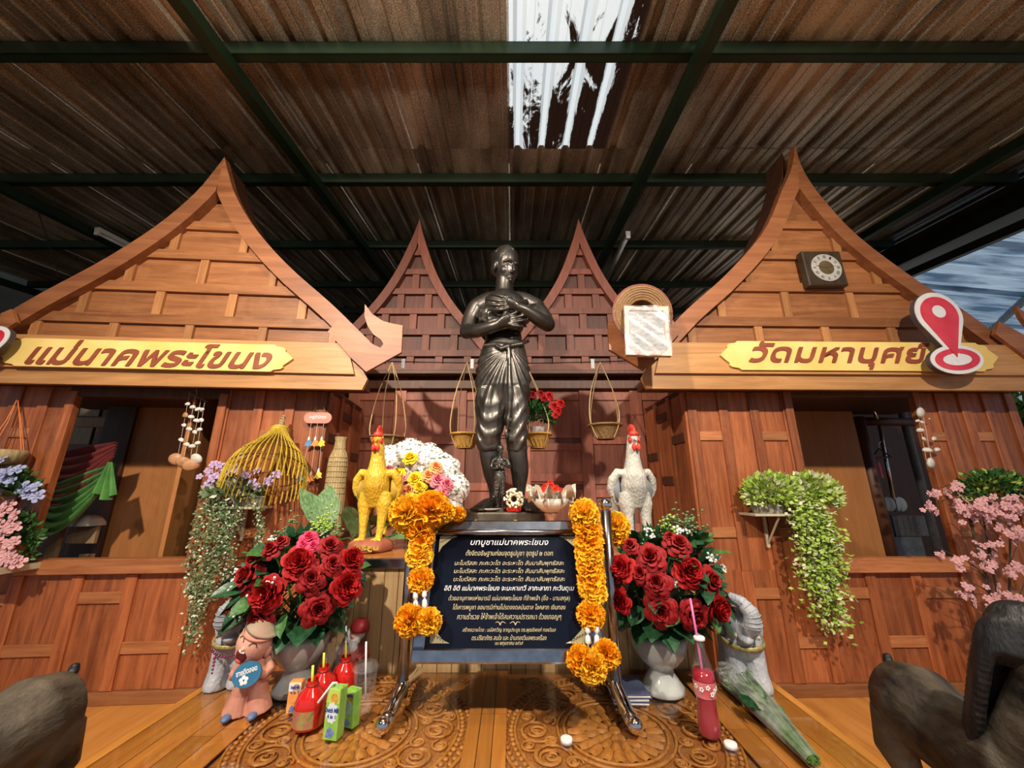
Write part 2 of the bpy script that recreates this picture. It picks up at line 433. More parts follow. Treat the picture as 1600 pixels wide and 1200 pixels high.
for k in range(7):
    mb = MB(); prof = []
    for j in range(5): prof += [(j * .2, 0), (j * .2 + .07, 0), (j * .2 + .10, .05), (j * .2 + .17, .05)]
    prof += [(1.0, 0)]
    v = [(x, k * .98 + p, q + .11 * k - .10 * x) for x in (0, 7) for (p, q) in prof]; n = len(prof)
    mb.add(v, [(i, i + 1, n + i + 1, n + i) for i in range(n - 1)]).build('awning_sheet', AWN, aw)
BLUEST = plain('blue_grey_steel', (.14, .2, .28), (.2, .28, .36), .5)
for (a, b) in (((.3, .1), (5.5, 6.6)), ((3.0, .1), (6.8, 5.2))):
    mb = MB(); mb.tube([(a[0], a[1], -.09 - .1 * a[0] + .11 * a[1]), (b[0], b[1], -.09 - .1 * b[0] + .11 * b[1])], .045, 6); mb.build('awning_bar', BLUEST, aw)
for (x, y) in ((.25, .3), (.25, 6.3), (6.7, .3), (6.7, 6.3)):
    MB().tube([(x, y, -3.45), (x, y, -.1 * x + .11 * y - .01)], .04, 8).build('post', BLUEST, aw)

# ---- low carved table under a glass sheet
TX, TY0, TY1 = -.067, .62, 1.545
tab = thing('carved_low_table', 'wide low wooden table with carved top under glass in front of the altar', 'table', (TX, 1.08, -.45))
def tb(mb, name, m, **kw): return mb.build(name, m, tab, world=True, **kw)
tb(MB().box(TX - .908, TX + .908, TY0, TY1, -.06, -.014), 'table_top_board', W_CARVD)
tb(MB().bbox(TX - .915, TX - .890, TY0, TY1, -.10, -.002), 'edge_rail', W_TABLE); tb(MB().bbox(TX + .890, TX + .915, TY0, TY1, -.10, -.002), 'edge_rail', W_TABLE)
tb(MB().bbox(TX - .89, TX + .89, TY0, TY0 + .03, -.12, -.003), 'front_rail', W_TABLE)
for sx in (-1, 1):
    for y in (TY0 + .06, TY1 - .06):
        tb(MB().lathe([(.045, -.45), (.05, -.43), (.03, -.40), (.045, -.30), (.055, -.22), (.035, -.16), (.05, -.12), (.05, -.06)], 16, Matrix.Translation((TX + sx * .83, y, 0))), 'leg', W_TABLE, smooth=True)
random.seed(5)
LITE = plain('joint_wood', (.55, .3, .09), (.65, .38, .13), .5)
for sx in (-1, 1):
    tb(MB().box(*sorted((TX + sx * .889, TX + sx * .63)), TY0 + .03, TY1, -.014, -.0075), 'joint_strip', LITE)
    cols = [(.630, .688), (.690, .748), (.750, .818), (.820, .889)]
    for ci, (a, b) in enumerate(cols):
        y = TY0 + .03; k = 0
        while y < TY1 - .01:
            L = (.30 if ci % 2 else .42) if k else (.14 + .09 * ci)
            y1 = min(TY1, y + L)
            tb(MB().box(*sorted((TX + sx * a, TX + sx * b)), y, y1 - .0022, -.013, -.004), 'plank', W_TABLE); y = y1; k += 1
    # carved half
    cx, cy = TX + sx * .337, 1.216; mb = MB(); mb2 = MB()
    for (n, r0, r1, off) in ((10, .018, .048, 0), (16, .045, .085, .5), (22, .080, .124, 0)):
        for i in range(n):
            a = 2 * math.pi * (i + off) / n; ca, sa = math.cos(a), math.sin(a); w = math.pi * (r0 + r1) / 2 / n * .92
            def fn(u, v, r0=r0, r1=r1, w=w, ca=ca, sa=sa):
                q = r0 + (r1 - r0) * v; ww = w * (2 * u - 1) * (.35 + .65 * math.sin(math.pi * min(1, .2 + .62 * v))); h = -.0125 + .008 * (1 - (2 * u - 1) ** 2) * math.sin(math.pi * (.12 + .8 * v)) ** .5
                return (cx + ca * q - sa * ww, cy + sa * q + ca * ww, h)
            mb.grid(fn, 4, 4)
    mb.ell((cx, cy, -.012), (.018, .018, .008))
    for r in (.132, .150, .262, .300):
        mb.tube([(cx + r * math.cos(a), cy + r * math.sin(a), -.0115) for a in [2 * math.pi * i / 72 for i in range(73)] if cy + r * math.sin(a) < TY1 - .005], .0042, 6)
    for i in range(90):   # beaded band
        a = 2 * math.pi * i / 90
        for r in (.272, .290):
            y = cy + r * math.sin(a + (r > .28) * .035)
            if y < TY1 - .01: mb2.ell((cx + r * math.cos(a + (r > .28) * .035), y, -.0115), (.0075, .0075, .005), 6, 4)
    def scroll(x, y, s, rot, mir, turns=1.6):
        pts = []; rad = []
        for i in range(22):
            t = i / 21; ang = rot + mir * t * turns * 2 * math.pi; q = s * (1 - t) ** .9
            pts.append((x + q * math.cos(ang), y + q * math.sin(ang), -.0108)); rad.append((.0022 + .0038 * math.sin(math.pi * min(1, t * 1.15)) * (s / .045), .003))
        if all(p[1] < TY1 - .004 and abs(p[0] - TX) < .628 and abs(p[0] - TX) > .055 for p in pts): mb2.tube(pts, rad, 6)
    for i in range(12):
        a = 2 * math.pi * i / 12
        for (r, s, dr) in ((.205, .052, 0), (.235, .024, .26), (.175, .022, .25)):
            scroll(cx + r * math.cos(a + dr), cy + r * math.sin(a + dr), s, a + 2.4, 1 if i % 2 else -1)
            scroll(cx + r * math.cos(a + dr), cy + r * math.sin(a + dr), s * .55, a + .4, -1 if i % 2 else 1)
    for i in range(150):
        x, y = TX + sx * random.uniform(.06, .62), random.uniform(TY0 + .05, TY1 - .03)
        d = math.hypot(x - cx, y - cy)
        if d > .325: scroll(x, y, random.uniform(.018, .036), random.uniform(0, 6.28), random.choice((-1, 1)), 1.3)
    tb(mb, 'carved_rosette', W_CARVE, smooth=True); tb(mb2, 'carved_scrollwork', W_CARVE, smooth=True, kind='stuff')
for (a, b) in ((-.052, -.019), (-.017, .017), (.019, .052)):
    y = TY0 + .03
    for y1 in (TY0 + .35, TY0 + .66, TY1): tb(MB().box(TX + a, TX + b, y, y1 - .002, -.013, -.004), 'plank', W_TABLE); y = y1
a_, b_ = TX - .888, TX + .888
tb(MB().add([(a_, TY0, 0), (b_, TY0, 0), (b_, TY1, 0), (a_, TY1, 0), (a_, TY0, -.003), (b_, TY0, -.003), (b_, TY1, -.003), (a_, TY1, -.003)], [(0, 1, 2, 3), (1, 0, 4, 5), (2, 1, 5, 6), (3, 2, 6, 7), (0, 3, 7, 4)]), 'glass_sheet', PANE)

# ---- altar counter
AZ = .354; AX0, AX1 = -.78, .67
alt = thing('altar_counter', 'long altar counter with pale plank front and steel edging behind the sign', 'altar', (0, 1.9, -.45))
def ab(mb, name, m, **kw): return mb.build(name, m, alt, world=True, **kw)
n = 28; pw = (AX1 - AX0) / n
for i in range(n):
    ab(MB().bbox(AX0 + i * pw + .0008, AX0 + (i + 1) * pw - .0008, 1.556, 1.575, -.45, AZ - .03, .002), 'plank', W_PALE)
ab(MB().box(AX0, AX1, 1.575, 2.98, -.45, AZ - .03), 'counter_body', W_DARK)
W_ALT = wood('altar_top_timber', (.36, .13, .03), (.58, .25, .07), 'x', .25, .8, .05, coat=.5)
ab(MB().box(AX0, AX1, 1.552, 3.0, AZ - .03, AZ), 'counter_top', W_ALT)
ab(MB().bbox(AX0 - .004, AX1 + .004, 1.540, 1.5515, AZ - .034, AZ + .001, .003), 'edge_strip', STEEL, label='steel edge strip')

# ---- panelled back wall between the houses
bw = thing('wall_back', 'dark red panelled timber wall behind the statue', None, (0, 3.1, -.45), kind='structure')
def wb(mb, name, m, **kw): return mb.build(name, m, bw, world=True, **kw)
BX = [-1.30, -.92, -.42, .10, .60, 1.02, 1.30]; BZ = [-.45, .25, .62, .98, 1.34, 1.56]
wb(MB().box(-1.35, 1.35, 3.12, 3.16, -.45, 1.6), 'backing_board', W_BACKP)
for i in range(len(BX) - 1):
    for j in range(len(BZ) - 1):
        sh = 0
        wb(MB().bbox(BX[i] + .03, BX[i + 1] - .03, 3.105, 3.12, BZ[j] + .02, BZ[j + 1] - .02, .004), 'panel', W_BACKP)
for x in BX: wb(MB().bbox(x - .048, x + .048, 3.085, 3.115, -.45, 1.58), 'stile', W_BACK)
for j, z in enumerate(BZ[1:]):
    for i in range(len(BX) - 1):
        dz = (.0, .07, -.05)[(i + j) % 3] if j < 3 else 0
        wb(MB().bbox(BX[i] + .047, BX[i + 1] - .047, 3.09, 3.115, z - .03 + dz, z + .03 + dz), 'rail', W_BACK)
wb(MB().bbox(-1.3, 1.3, 2.96, 3.09, 1.50, 1.53), 'ledge', W_DARK)
wb(MB().bbox(-1.3, 1.3, 3.05, 3.10, 1.40, 1.47), 'cross_beam', W_DARK)

# ---- gables: shared curve  (half width from the ridge -> height)
def clip_cell(u0, u1, z0, z1, c, hw, ins=0):
    """polygon of a cell under a curved gable; hw(z) half width"""
    N = 6; L = []; Rr = []
    for k in range(N + 1):
        z = lerp(z0, z1, k / N); h = hw(z) - ins
        a = max(u0, c - h); b = min(u1, c + h)
        if b - a > .004: L.append((a, z)); Rr.append((b, z))
    if len(L) < 2: return None
    return L + Rr[::-1]
def gable(par, c, prof, rows, zbase, ztop, y, cellw, mats, railh, battw, proud, barge, board_w, tip_dx=0, T=None):
    """prof: list of (half width, height) from tip down"""
    inv = sorted([(z, s) for s, z in prof])
    hw = lambda z: interp(inv, z) - board_w * .55
    mp, mr, mbt, mbg = mats
    zs = sorted(rows)
    for k in range(len(zs)):
        z0 = zs[k]; z1 = zs[k + 1] if k + 1 < len(zs) else ztop
        off = (k % 2) * .5 * cellw
        n = int(1.6 / cellw) + 2
        edges = [c + off + cellw * i for i in range(-n, n + 1)]
        for a, b in zip(edges, edges[1:]):
            p = clip_cell(a, b, z0, z1, c, hw)
            if p: MB().prism(p, y + .012, y + .03).build('panel', mp, par, world=True)
        p = clip_cell(c - 9, c + 9, z0, min(z1, z0 + railh), c, hw)
        if p: MB().prism(p, y - proud, y + .014).build('rail', mr, par, world=True)
        if k + 1 < len(zs) or cellw < .3:
            for e in edges:
                p = clip_cell(e - battw / 2, e + battw / 2, z0 + railh, z1 - .003, c, hw)
                if p: MB().prism(p, y - proud * .8, y + .014).build('batten', mbt, par, world=True)
    S = curve_pts([(s, z, 0) for s, z in prof], 26)
    for sg in (-1, 1):
        o = []; i_ = []
        for k, p in enumerate(S):
            d = S[min(k + 1, 25)] - S[max(k - 1, 0)]; nrm = Vector((d.y, -d.x)).normalized()
            if nrm.x > 0: nrm = -nrm
            dx = tip_dx * max(0, 1 - k / 7)
            o.append((c + sg * p.x + dx, p.y)); i_.append((c + sg * max(0, p.x + nrm.x * board_w) + dx * (1 if p.x + nrm.x * board_w > 0 else 1), p.y + nrm.y * board_w))
        mb = MB()
        for k in range(25):
            q = [o[k], o[k + 1], i_[k + 1], i_[k]]
            v = [(a[0], yy, a[1]) for yy in (y - barge, y + .01) for a in q]
            f = [(0, 1, 2, 3), (7, 6, 5, 4), (1, 0, 4, 5), (3, 2, 6, 7)]
            if k == 24: f.append((2, 1, 5, 6))
            if sg > 0: f = [g[::-1] for g in f]
            mb.add(v, f)
        mb.build('bargeboard', mbg, par, world=True)
    return hw

BPROF = [(0, 2.96), (.03, 2.84), (.08, 2.68), (.185, 2.40), (.33, 2.14), (.53, 1.88), (.66, 1.72), (.71, 1.67)]
brows = [1.535, 1.655, 1.845, 2.035, 2.22, 2.41, 2.60]
gx = [(-.835, 'red timber gable with square panels over the back wall, west of the statue'), (.60, 'red timber gable with square panels over the back wall, east of the statue')]
for x, lab in gx:
    g = thing('panelled_gable', lab, 'gable', (x, 3.0, 1.53), group='twin red gables behind the statue')
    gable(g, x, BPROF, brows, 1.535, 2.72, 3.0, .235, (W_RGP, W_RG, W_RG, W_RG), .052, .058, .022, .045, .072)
    mb = MB(); 
    for sg in (-1, 1):
        P = [(x + sg * s * .985, z - .015) for s, z in BPROF]
        for a, b in zip(P, P[1:]): mb.add([(a[0], 3.0, a[1]), (b[0], 3.0, b[1]), (b[0], 3.9, b[1]), (a[0], 3.9, a[1])], [(0, 1, 2, 3)])
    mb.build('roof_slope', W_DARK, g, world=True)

# ---- the two timber houses
def bars(par, zlo, zhi, us, skip, d, axis='u'): pass
def house(name, label, ox, oy, yaw, s, apex, eave_in, win, part_u, prof, rows, tip_dx):
    """s=-1: house stretches to negative u from its inner corner (u=0); s=+1 to positive u"""
    h = thing(name, label, 'house', (ox, oy, -.45), R(yaw))
    B = .45
    def put(mb, nm, m, **kw):
        mb.v = [(x, y, z + B) for x, y, z in mb.v]; return mb.build(nm, m, h, **kw)
    far = s * 2.07
    lo, hi = sorted((0, far)); w0, w1, wz0, wz1 = win
    # front wall: bays
    us = []; u = s * .03
    jam = sorted((w0, w1), key=lambda q: abs(q)); near, away = jam
    nb = 3; us = [s * .03 + (near - s * .03 - s * .045) * k / nb for k in range(nb)] + [near - s * .03]
    nw = 3; us2 = [near + (away - near) * k / nw for k in range(1, nw)]
    us3 = [away + s * .03 + (far - away) * k / 4 for k in range(5)]
    low = us + us2 + us3; up = us + us3
    low = sorted(low); 
    def panelrun(lst, z0, z1, zpat, skip=None):
        for i, (a, b) in enumerate(zip(lst, lst[1:])):
            if skip and a >= skip[0] - .1 and b <= skip[1] + .1: continue
            put(MB().box(a, b, .0, .025, z0, z1), 'panel', W_WALL)
            for z in zpat[i % 2]:
                put(MB().bbox(a + .029, b - .029, -.012, .004, z - .028, z + .028), 'crossbar', W_WALLX)
    panelrun(low, -.39, .16, ((-.20,), (.04,)))
    panelrun(sorted(up), .16, 1.22, ((.36, .92), (.60,)), skip=(w0, w1))
    for u in low: put(MB().bbox(u - .030, u + .030, -.014, .006, -.39, .155), 'batten', W_WALL)
    for u in sorted(up):
        if w0 - .02 < u < w1 + .02: continue
        put(MB().bbox(u - .028, u + .028, -.014, .006, .155, 1.20), 'batten', W_WALL)
    # window opening
    for u in (w0, w1):
        sg = 1 if u == w1 else -1
        put(MB().bbox(*sorted((u, u + sg * .05)), -.03, .014, wz0 - .01, wz1 + .03), 'window_jamb', W_WALL)
    put(MB().bbox(w0 - .03, w1 + .03, -.045, .028, wz0 - .075, wz0), 'window_sill', W_WALLX)
    put(MB().bbox(w0 - .05, w1 + .05, -.02, .028, wz1, wz1 + .06), 'window_head', W_DARK)
    put(MB().box(w0 - .06, w1 + .06, 0, .03, wz1 + .06, 1.24), 'panel', W_DARK)
    put(MB().bbox(lo, hi, -.02, .03, -.45, -.392), 'bottom_rail', W_GAB)
    # side wall towards the altar
    sx = sorted((0, s * .03))
    for k in range(3):
        y0, y1 = .03 + .23 * k, .03 + .23 * (k + 1)
        put(MB().box(*sx, y0, y1, -.45, 1.24), 'side_panel', W_WALL)
        for z in ((.36, .92), (.66, 1.1), (.28, .84))[k]:
            put(MB().bbox(*sorted((-s * .012, s * .004)), y0 + .02, y1 - .02, z - .028, z + .028), 'crossbar', W_DARK)
    for y in (0, .225, .455, .685): put(MB().bbox(*sorted((-s * .012, s * .02)), y, y + .05, -.45, 1.22), 'side_batten', W_WALL)
    # inner partition, ceiling board and floor
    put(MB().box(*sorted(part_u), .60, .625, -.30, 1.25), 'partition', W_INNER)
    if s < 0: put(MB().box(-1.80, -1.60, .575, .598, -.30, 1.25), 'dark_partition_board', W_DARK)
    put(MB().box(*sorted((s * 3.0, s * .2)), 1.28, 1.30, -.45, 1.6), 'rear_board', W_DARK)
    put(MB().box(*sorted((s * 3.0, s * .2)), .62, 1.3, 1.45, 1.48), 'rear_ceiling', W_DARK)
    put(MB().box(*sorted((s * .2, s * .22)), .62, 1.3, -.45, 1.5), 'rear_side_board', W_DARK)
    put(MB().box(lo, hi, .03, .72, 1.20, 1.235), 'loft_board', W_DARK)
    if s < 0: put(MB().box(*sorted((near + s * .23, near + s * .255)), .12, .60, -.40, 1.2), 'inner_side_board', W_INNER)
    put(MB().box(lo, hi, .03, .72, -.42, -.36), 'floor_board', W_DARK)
    # gable
    gb = place('gable_front', None, h); gb.matrix_basis = Matrix.Identity(4)
    par = gb
    yd = -.13
    class L: pass
    inv = wm(h)
    def G(mb): return mb
    # build in house coordinates: shift heights, then no world transform
    pr = [(a, z + B) for a, z in prof]; rw = [z + B for z in rows]
    old = MB.build
    def local_build(self, nm, m, parent=None, smooth=False, world=False, **kw): return old(self, nm, m, parent, smooth, False, **kw)
    MB.build = local_build
    gable(gb, apex, pr, rw, rw[0], prof[0][1] + B - .33, yd, .43, (W_GAB, W_GAB, W_GABZ, W_BARGE), .062, .05, .010, .055, .10, tip_dx)
    MB.build = old
    mb = MB()
    for sg in (-1, 1):
        P = [(apex + sg * a * .985, z - .012) for a, z in prof]
        for a, b in zip(P, P[1:]):
            mb.prism([(a[0], a[1]), (b[0], b[1]), (b[0], b[1] - .02), (a[0], a[1] - .02)], yd + .01, .06)
    put(mb, 'roof_slope', W_DARK)
    e = eave_in; far_e = 2 * apex - e
    # sign board and eave beam with pointed inner ends
    put(MB().prism([(e - (-s) * .075 * 1, 1.262), (e - (-s) * .135, 1.455), (far_e, 1.455), (far_e, 1.262)], yd - .080, yd - .060), 'sign_board', W_FAS)
    put(MB().prism([(e, 1.270 - .03), (e - (-s) * .075, 1.36), (far_e, 1.36), (far_e, 1.172), (e - (-s) * .025, 1.172)], yd - .0595, yd - .03), 'eave_beam', W_FAS)
    put(MB().box(*sorted((e - (-s) * .04, far_e)), yd - .028, .02, 1.20, 1.23), 'soffit_board', W_DARK)
    # hooked end ornament
    k = -s
    tail = [(-.20, 1.60), (-.12, 1.55), (-.02, 1.475), (.03, 1.442), (.07, 1.425), (.085, 1.45), (.07, 1.475), (.02, 1.51), (-.02, 1.565), (-.045, 1.63), (-.05, 1.71), (.0, 1.645), (.07, 1.60), (.13, 1.585), (.19, 1.575), (.195, 1.40), (.0, 1.272), (-.10, 1.36), (-.25, 1.52)]
    put(MB().prism([(e + k * a, z) for a, z in tail], yd - .100, yd - .077), 'hooked_gable_end', W_BARGE)
    put(MB().prism([(far_e - k * a, z) for a, z in tail], yd - .100, yd - .077), 'hooked_gable_end', W_BARGE)
    return h, put
PROF_L = [(0, 2.80), (.045, 2.68), (.13, 2.49), (.30, 2.24), (.545, 1.98), (.83, 1.735), (.99, 1.585), (1.10, 1.48)]
PROF_R = [(0, 3.00), (.035, 2.80), (.13, 2.58), (.31, 2.26), (.60, 1.945), (.88, 1.70), (1.06, 1.52), (1.17, 1.42)]
WIN_L = (-1.445, -.635, .237, 1.142); WIN_R = (.665, 1.455, .225, 1.172)
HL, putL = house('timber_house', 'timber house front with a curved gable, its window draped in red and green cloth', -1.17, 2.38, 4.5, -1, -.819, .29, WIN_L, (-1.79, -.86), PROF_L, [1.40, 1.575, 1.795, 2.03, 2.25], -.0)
HR, putR = house('timber_house', 'timber house front with a curved gable carrying a square clock', 1.10, 2.38, 1.2, 1, .885, -.335, WIN_R, (.95, 1.62), PROF_R, [1.40, 1.60, 1.845, 2.085, 2.325], .05)

# ================================================================= figures
def scaly(name, c1, c2, scale, rough=.5, bmp=.8, metal=0, coat=0):
    m, nt, b = newmat(name)
    v = coords(nt, (1, 1, .62), rnd=False); vo = nt.nodes.new('ShaderNodeTexVoronoi'); vo.inputs['Scale'].default_value = scale; nt.links.new(v, vo.inputs['Vector'])
    n = noise_tex(nt, v, 9, 3)
    nt.links.new(ramp(nt, n, [(.35, c1), (.66, c2)]), b.inputs['Base Color'])
    setin(b, Roughness=rough, Metallic=metal, Coat_Weight=coat); bump(nt, b, vo.outputs['Distance'], bmp, .006); return m
BRONZE = plain('dark_bronze', (.044, .040, .037), (.10, .092, .085), .37, .75, 7, .12, coat=.15, detail=6)
BRONZEC = plain('cloth_bronze', (.085, .079, .072), (.20, .185, .17), .38, .85, 9, .15, coat=.1, detail=6)
BRONZEB = plain('base_bronze', (.06, .05, .036), (.13, .11, .085), .5, .5, 14, .3)
GOLD = plain('gold_paint', (.62, .42, .06), (.85, .65, .14), .4, .3, 30, .05)

def displace(me, fn):
    ns = [v.normal.copy() for v in me.vertices]
    for v, n_ in zip(me.vertices, ns): v.co += n_ * fn(v.co)
    me.update()
def fig(px, py, dy=0): return at(px, py, 2.2 + dy)
base_c = at(783, 800, 2.2)
SBZ = at(783, 797, 2.2).z
def make_statue():
    t = thing('bronze_statue', 'life-size dark bronze statue of a woman in draped cloth, arms crossed on her chest', 'statue', (base_c.x, 2.2, AZ))
    # plinth
    mb = MB(); pol = []
    for i in range(40):
        a = 2 * math.pi * i / 40; ca, sa = math.cos(a), math.sin(a); e = .55
        pol.append((.235 * math.copysign(abs(ca) ** e, ca), .19 * math.copysign(abs(sa) ** e, sa)))
    v = []
    for (q, z) in ((1, 0), (1, SBZ - AZ - .01), (.985, SBZ - AZ - .002), (.96, SBZ - AZ)): v += [(x * q, y * q, z) for x, y in pol]
    f = [(k * 40 + i, k * 40 + (i + 1) % 40, k * 40 + 40 + (i + 1) % 40, k * 40 + 40 + i) for k in range(3) for i in range(40)] + [tuple(range(120, 160)), tuple(range(39, -1, -1))]
    mb.add(v, f); bs = mb.build('plinth', BRONZEB, t)
    fit_text('ย่านาค พระโขนง', .30, .038, GOLD, bs, Matrix.Translation((.01, -.1905, SBZ - AZ - .055)) @ Matrix.Rotation(R(90), 4, 'X'), bold=.012)
    # ---- body
    b = MB()
    def tube(pts, n=24):
        P = [fig(*p[:3]) for p in pts]; rr = [p[3] if hasattr(p[3], '__len__') else (p[3], p[3]) for p in pts]; m = 4 * (len(pts) - 1) + 1
        b.tube(curve_pts(P, m), [(max(.003, q.x), max(.003, q.y)) for q in curve_pts([(x, y, 0) for x, y in rr], m)], n)
        for q, r_ in ((P[0], rr[0]), (P[-1], rr[-1])): b.ell(q, min(r_) * .98, 16, 10)
    tube([(787, 560, 0, (.13, .10)), (787, 535, 0, (.115, .088)), (786, 510, 0, (.108, .082)), (787, 490, 0, (.128, .095)), (788, 474, .0, (.142, .092)), (788, 465, .0, (.11, .075)), (788, 459, 0, (.07, .06))])
    tube([(788, 472, .005, .085), (788, 462, .005, .066), (788, 450, 0, .057), (789, 436, -.005, .056)])
    for sx, x in ((-1, 745), (1, 838)): tube([(788, 468, .01, .055), (lerp(788, x, .55), 470, .01, .056), (x, 481, 0, .058)])
    b.ell(fig(764, 492, -.07), (.066, .06, .062)); b.ell(fig(813, 492, -.07), (.066, .06, .062))
    # head, turned to the viewer's right and lifted a little
    hc = fig(790, 420, -.005); HM = Matrix.Rotation(R(36), 3, 'Z') @ Matrix.Rotation(R(17), 3, 'X')
    def H(x, y, z): return hc + HM @ Vector((x * .97, y, z * 1.2))
    b.ell(H(0, .015, .03), (.078, .096, .112), 20, 14, HM); b.ell(H(0, -.020, -.026), (.063, .068, .104), 18, 12, HM)
    b.ell(H(0, -.056, -.096), (.026, .022, .022), 12, 8, HM)                      # chin
    b.tube([H(0, -.082, .018), H(0, -.106, -.024), H(0, -.092, -.036)], [.006, .0115, .007], 10)  # nose
    for sx in (-1, 1):
        b.ell(H(sx * .011, -.090, -.030), (.008, .008, .006), 8, 6, HM)
        b.tube([H(sx * .012, -.082, .022), H(sx * .036, -.079, .028), H(sx * .060, -.058, .016)], [.006, .0065, .004], 8)
        b.ell(H(sx * .033, -.0705, .004), (.0135, .007, .0055), 10, 7, HM)
        b.ell(H(sx * .042, -.052, -.026), (.022, .022, .028), 12, 8, HM)           # cheek
        b.ell(H(sx * .082, .008, -.004), (.012, .022, .034), 10, 8, HM)            # ear
    b.tube([H(-.024, -.076, -.062), H(0, -.090, -.058), H(.024, -.076, -.062)], [.003, .0065, .003], 8)
    b.tube([H(-.020, -.074, -.071), H(0, -.088, -.073), H(.020, -.074, -.071)], [.003, .0075, .003], 8)
    # viewer-left arm: upper arm hangs, forearm goes across the belly
    tube([(744, 482, 0, .056), (735, 500, -.01, .050), (729, 519, -.04, .043)])
    tube([(729, 518, -.04, .044), (745, 517, -.10, .041), (766, 511, -.15, .031), (777, 507, -.165, .026)])
    tube([(774, 508, -.165, (.024, .02)), (787, 503, -.172, (.020, .036)), (797, 500, -.172, (.017, .038))], 12)
    for (x1, y1, x2, y2, r) in ((798, 490, 818, 483, .0112), (800, 496.5, 825, 491, .0117), (800, 503, 823, 500, .0117), (798, 509, 817, 510, .011)):
        tube([(795, lerp(y1, 500, .3), -.172, r * 1.1), (x1 + 6, y1, -.184, r), (lerp(x1, x2, .65), lerp(y1, y2, .65), -.180, r * .95), (x2, y2, -.166, r * .75)], 8)
    tube([(783, 502, -.175, .012), (787, 493, -.185, .0115), (793, 486, -.180, .009)], 8)
    # viewer-right arm: elbow out, forearm up to the far breast
    tube([(838, 482, 0, .055), (848, 494, -.04, .051), (856, 507, -.08, .043)])
    tube([(856, 507, -.08, .045), (842, 499, -.13, .042), (823, 486, -.175, .031), (810, 480, -.19, .026)])
    tube([(812, 481, -.19, (.024, .02)), (802, 477, -.192, (.020, .034)), (792, 474, -.188, (.016, .037))], 12)
    for (x1, y1, x2, y2, r) in ((790, 464, 769, 460, .0112), (788, 470.5, 761, 468, .0117), (788, 477, 761, 476, .0117), (790, 483.5, 766, 484, .011)):
        tube([(794, lerp(y1, 474, .3), -.188, r * 1.1), (x1 - 4, y1, -.196, r), (lerp(x1, x2, .65), lerp(y1, y2, .65), -.182, r * .95), (x2, y2, -.16, r * .75)], 8)
    tube([(802, 473, -.195, .012), (797, 465, -.20, .011), (790, 460, -.185, .009)], 8)
    tube([(776, 560, 0, .08), (768, 620, 0, .07), (763, 695, 0, .055)]); tube([(798, 560, 0, .08), (806, 620, 0, .065), (808, 695, 0, .055)])
    # lower legs and feet
    tube([(763, 690, 0, .058), (765, 712, 0, .055), (769, 738, .01, .050), (774, 766, .01, .034), (774, 783, .01, .036)])
    tube([(808, 690, 0, .058), (809, 712, 0, .055), (812, 738, .01, .050), (811, 766, .01, .034), (811, 783, .01, .036)])
    for (ax, tx, sg) in ((774, 752, -1), (811, 829, 1)):
        A = fig(ax, 783, .02); A.z = SBZ + .03; Tt = Vector((fig(tx, 790, 0).x, 2.2 - .16, SBZ + .014))
        b.tube([A + Vector((0, .03, 0)), A, lerp(A, Tt, .5) + Vector((0, 0, .012)), Tt], [(.03, .03), (.036, .04), (.043, .03), (.046, .014)], 12)
        d = (Tt - A).normalized(); sd = Vector((d.y, -d.x, 0)).normalized()
        for k in range(5):
            p = Tt + sd * (.017 * (k - 2)) - Vector((0, 0, .002)); L = (.026, .032, .030, .026, .020)[k if sg < 0 else 4 - k]
            b.tube([p - d * .02, p + d * L * .6, p + d * L], [.0095, .010, .007], 8)
    blob(b, 'body', BRONZE, .0042, t, 4, world=True)
    # ---- hair swept back
    h = MB(); h.ell(H(0, .026, .046), (.084, .096, .104), 24, 14, HM); h.ell(H(0, .085, .01), (.06, .045, .055), 12, 9, HM)
    for k in range(-5, 6):
        a = k * .17
        h.tube([H(.070 * math.sin(a * 1.5), -.056 + .014 * abs(k) , .098 - .010 * abs(k)), H(.080 * math.sin(a * 1.6), .02, .132 - .011 * abs(k)), H(.075 * math.sin(a * 1.5), .09, .11 - .008 * abs(k)), H(.03 * math.sin(a), .14, .03)], [.007, .011, .011, .008], 6)
    blob(h, 'hair', BRONZE, .005, t, 1, world=True)
    # ---- chest wrap with diagonal folds
    c = MB()
    for (px, py, rr) in ((764, 494, .074), (812, 494, .074)): c.ell(fig(px, py, -.062), (rr, .064, .062))
    c.tube([fig(787, y, -.002) for y in (492, 503, 514, 522)], [(.134, .104), (.126, .100), (.118, .094), (.110, .088)], 24)
    for k in range(9):
        y0 = 477 + 4.2 * k
        c.tube([fig(752, y0 + 4, -.05), fig(764, y0 + 8, -.125), fig(787, y0 + 5 - k * .6, -.118), fig(808, y0 - 2, -.125), fig(823, y0 - 8 + k, -.05)], [.009, .013, .011, .013, .009], 8)
    c.tube([fig(748, 482, -.02), fig(754, 498, -.09), fig(770, 512, -.12), fig(788, 513, -.11)], [.012, .016, .015, .01], 8)
    for k in range(4): c.tube([fig(812 + 2 * k, 483 + k * 2.5, -.12), fig(826, 478 + k * 4, -.085), fig(838, 478 + k * 3.6, -.04), fig(846, 486 + k * 2, .02)], [.008, .013, .014, .010], 8)
    cw = blob(c, 'chest_wrap', BRONZEC, .0055, t, 4, world=True)
    displace(cw.data, lambda p: .0045 * math.sin((p.z * .9 - p.x * .55) * 105 + 1.5 * math.sin(p.x * 18)))
    # ---- draped trousers
    d = MB()
    d.tube([fig(788, 536, 0), fig(787, 550, 0), fig(786, 575, 0), (fig(786, 605, 0)), fig(786, 640, .02), fig(786, 665, .03)], [(.120, .096), (.138, .108), (.158, .118), (.164, .122), (.150, .095), (.09, .05)], 28)
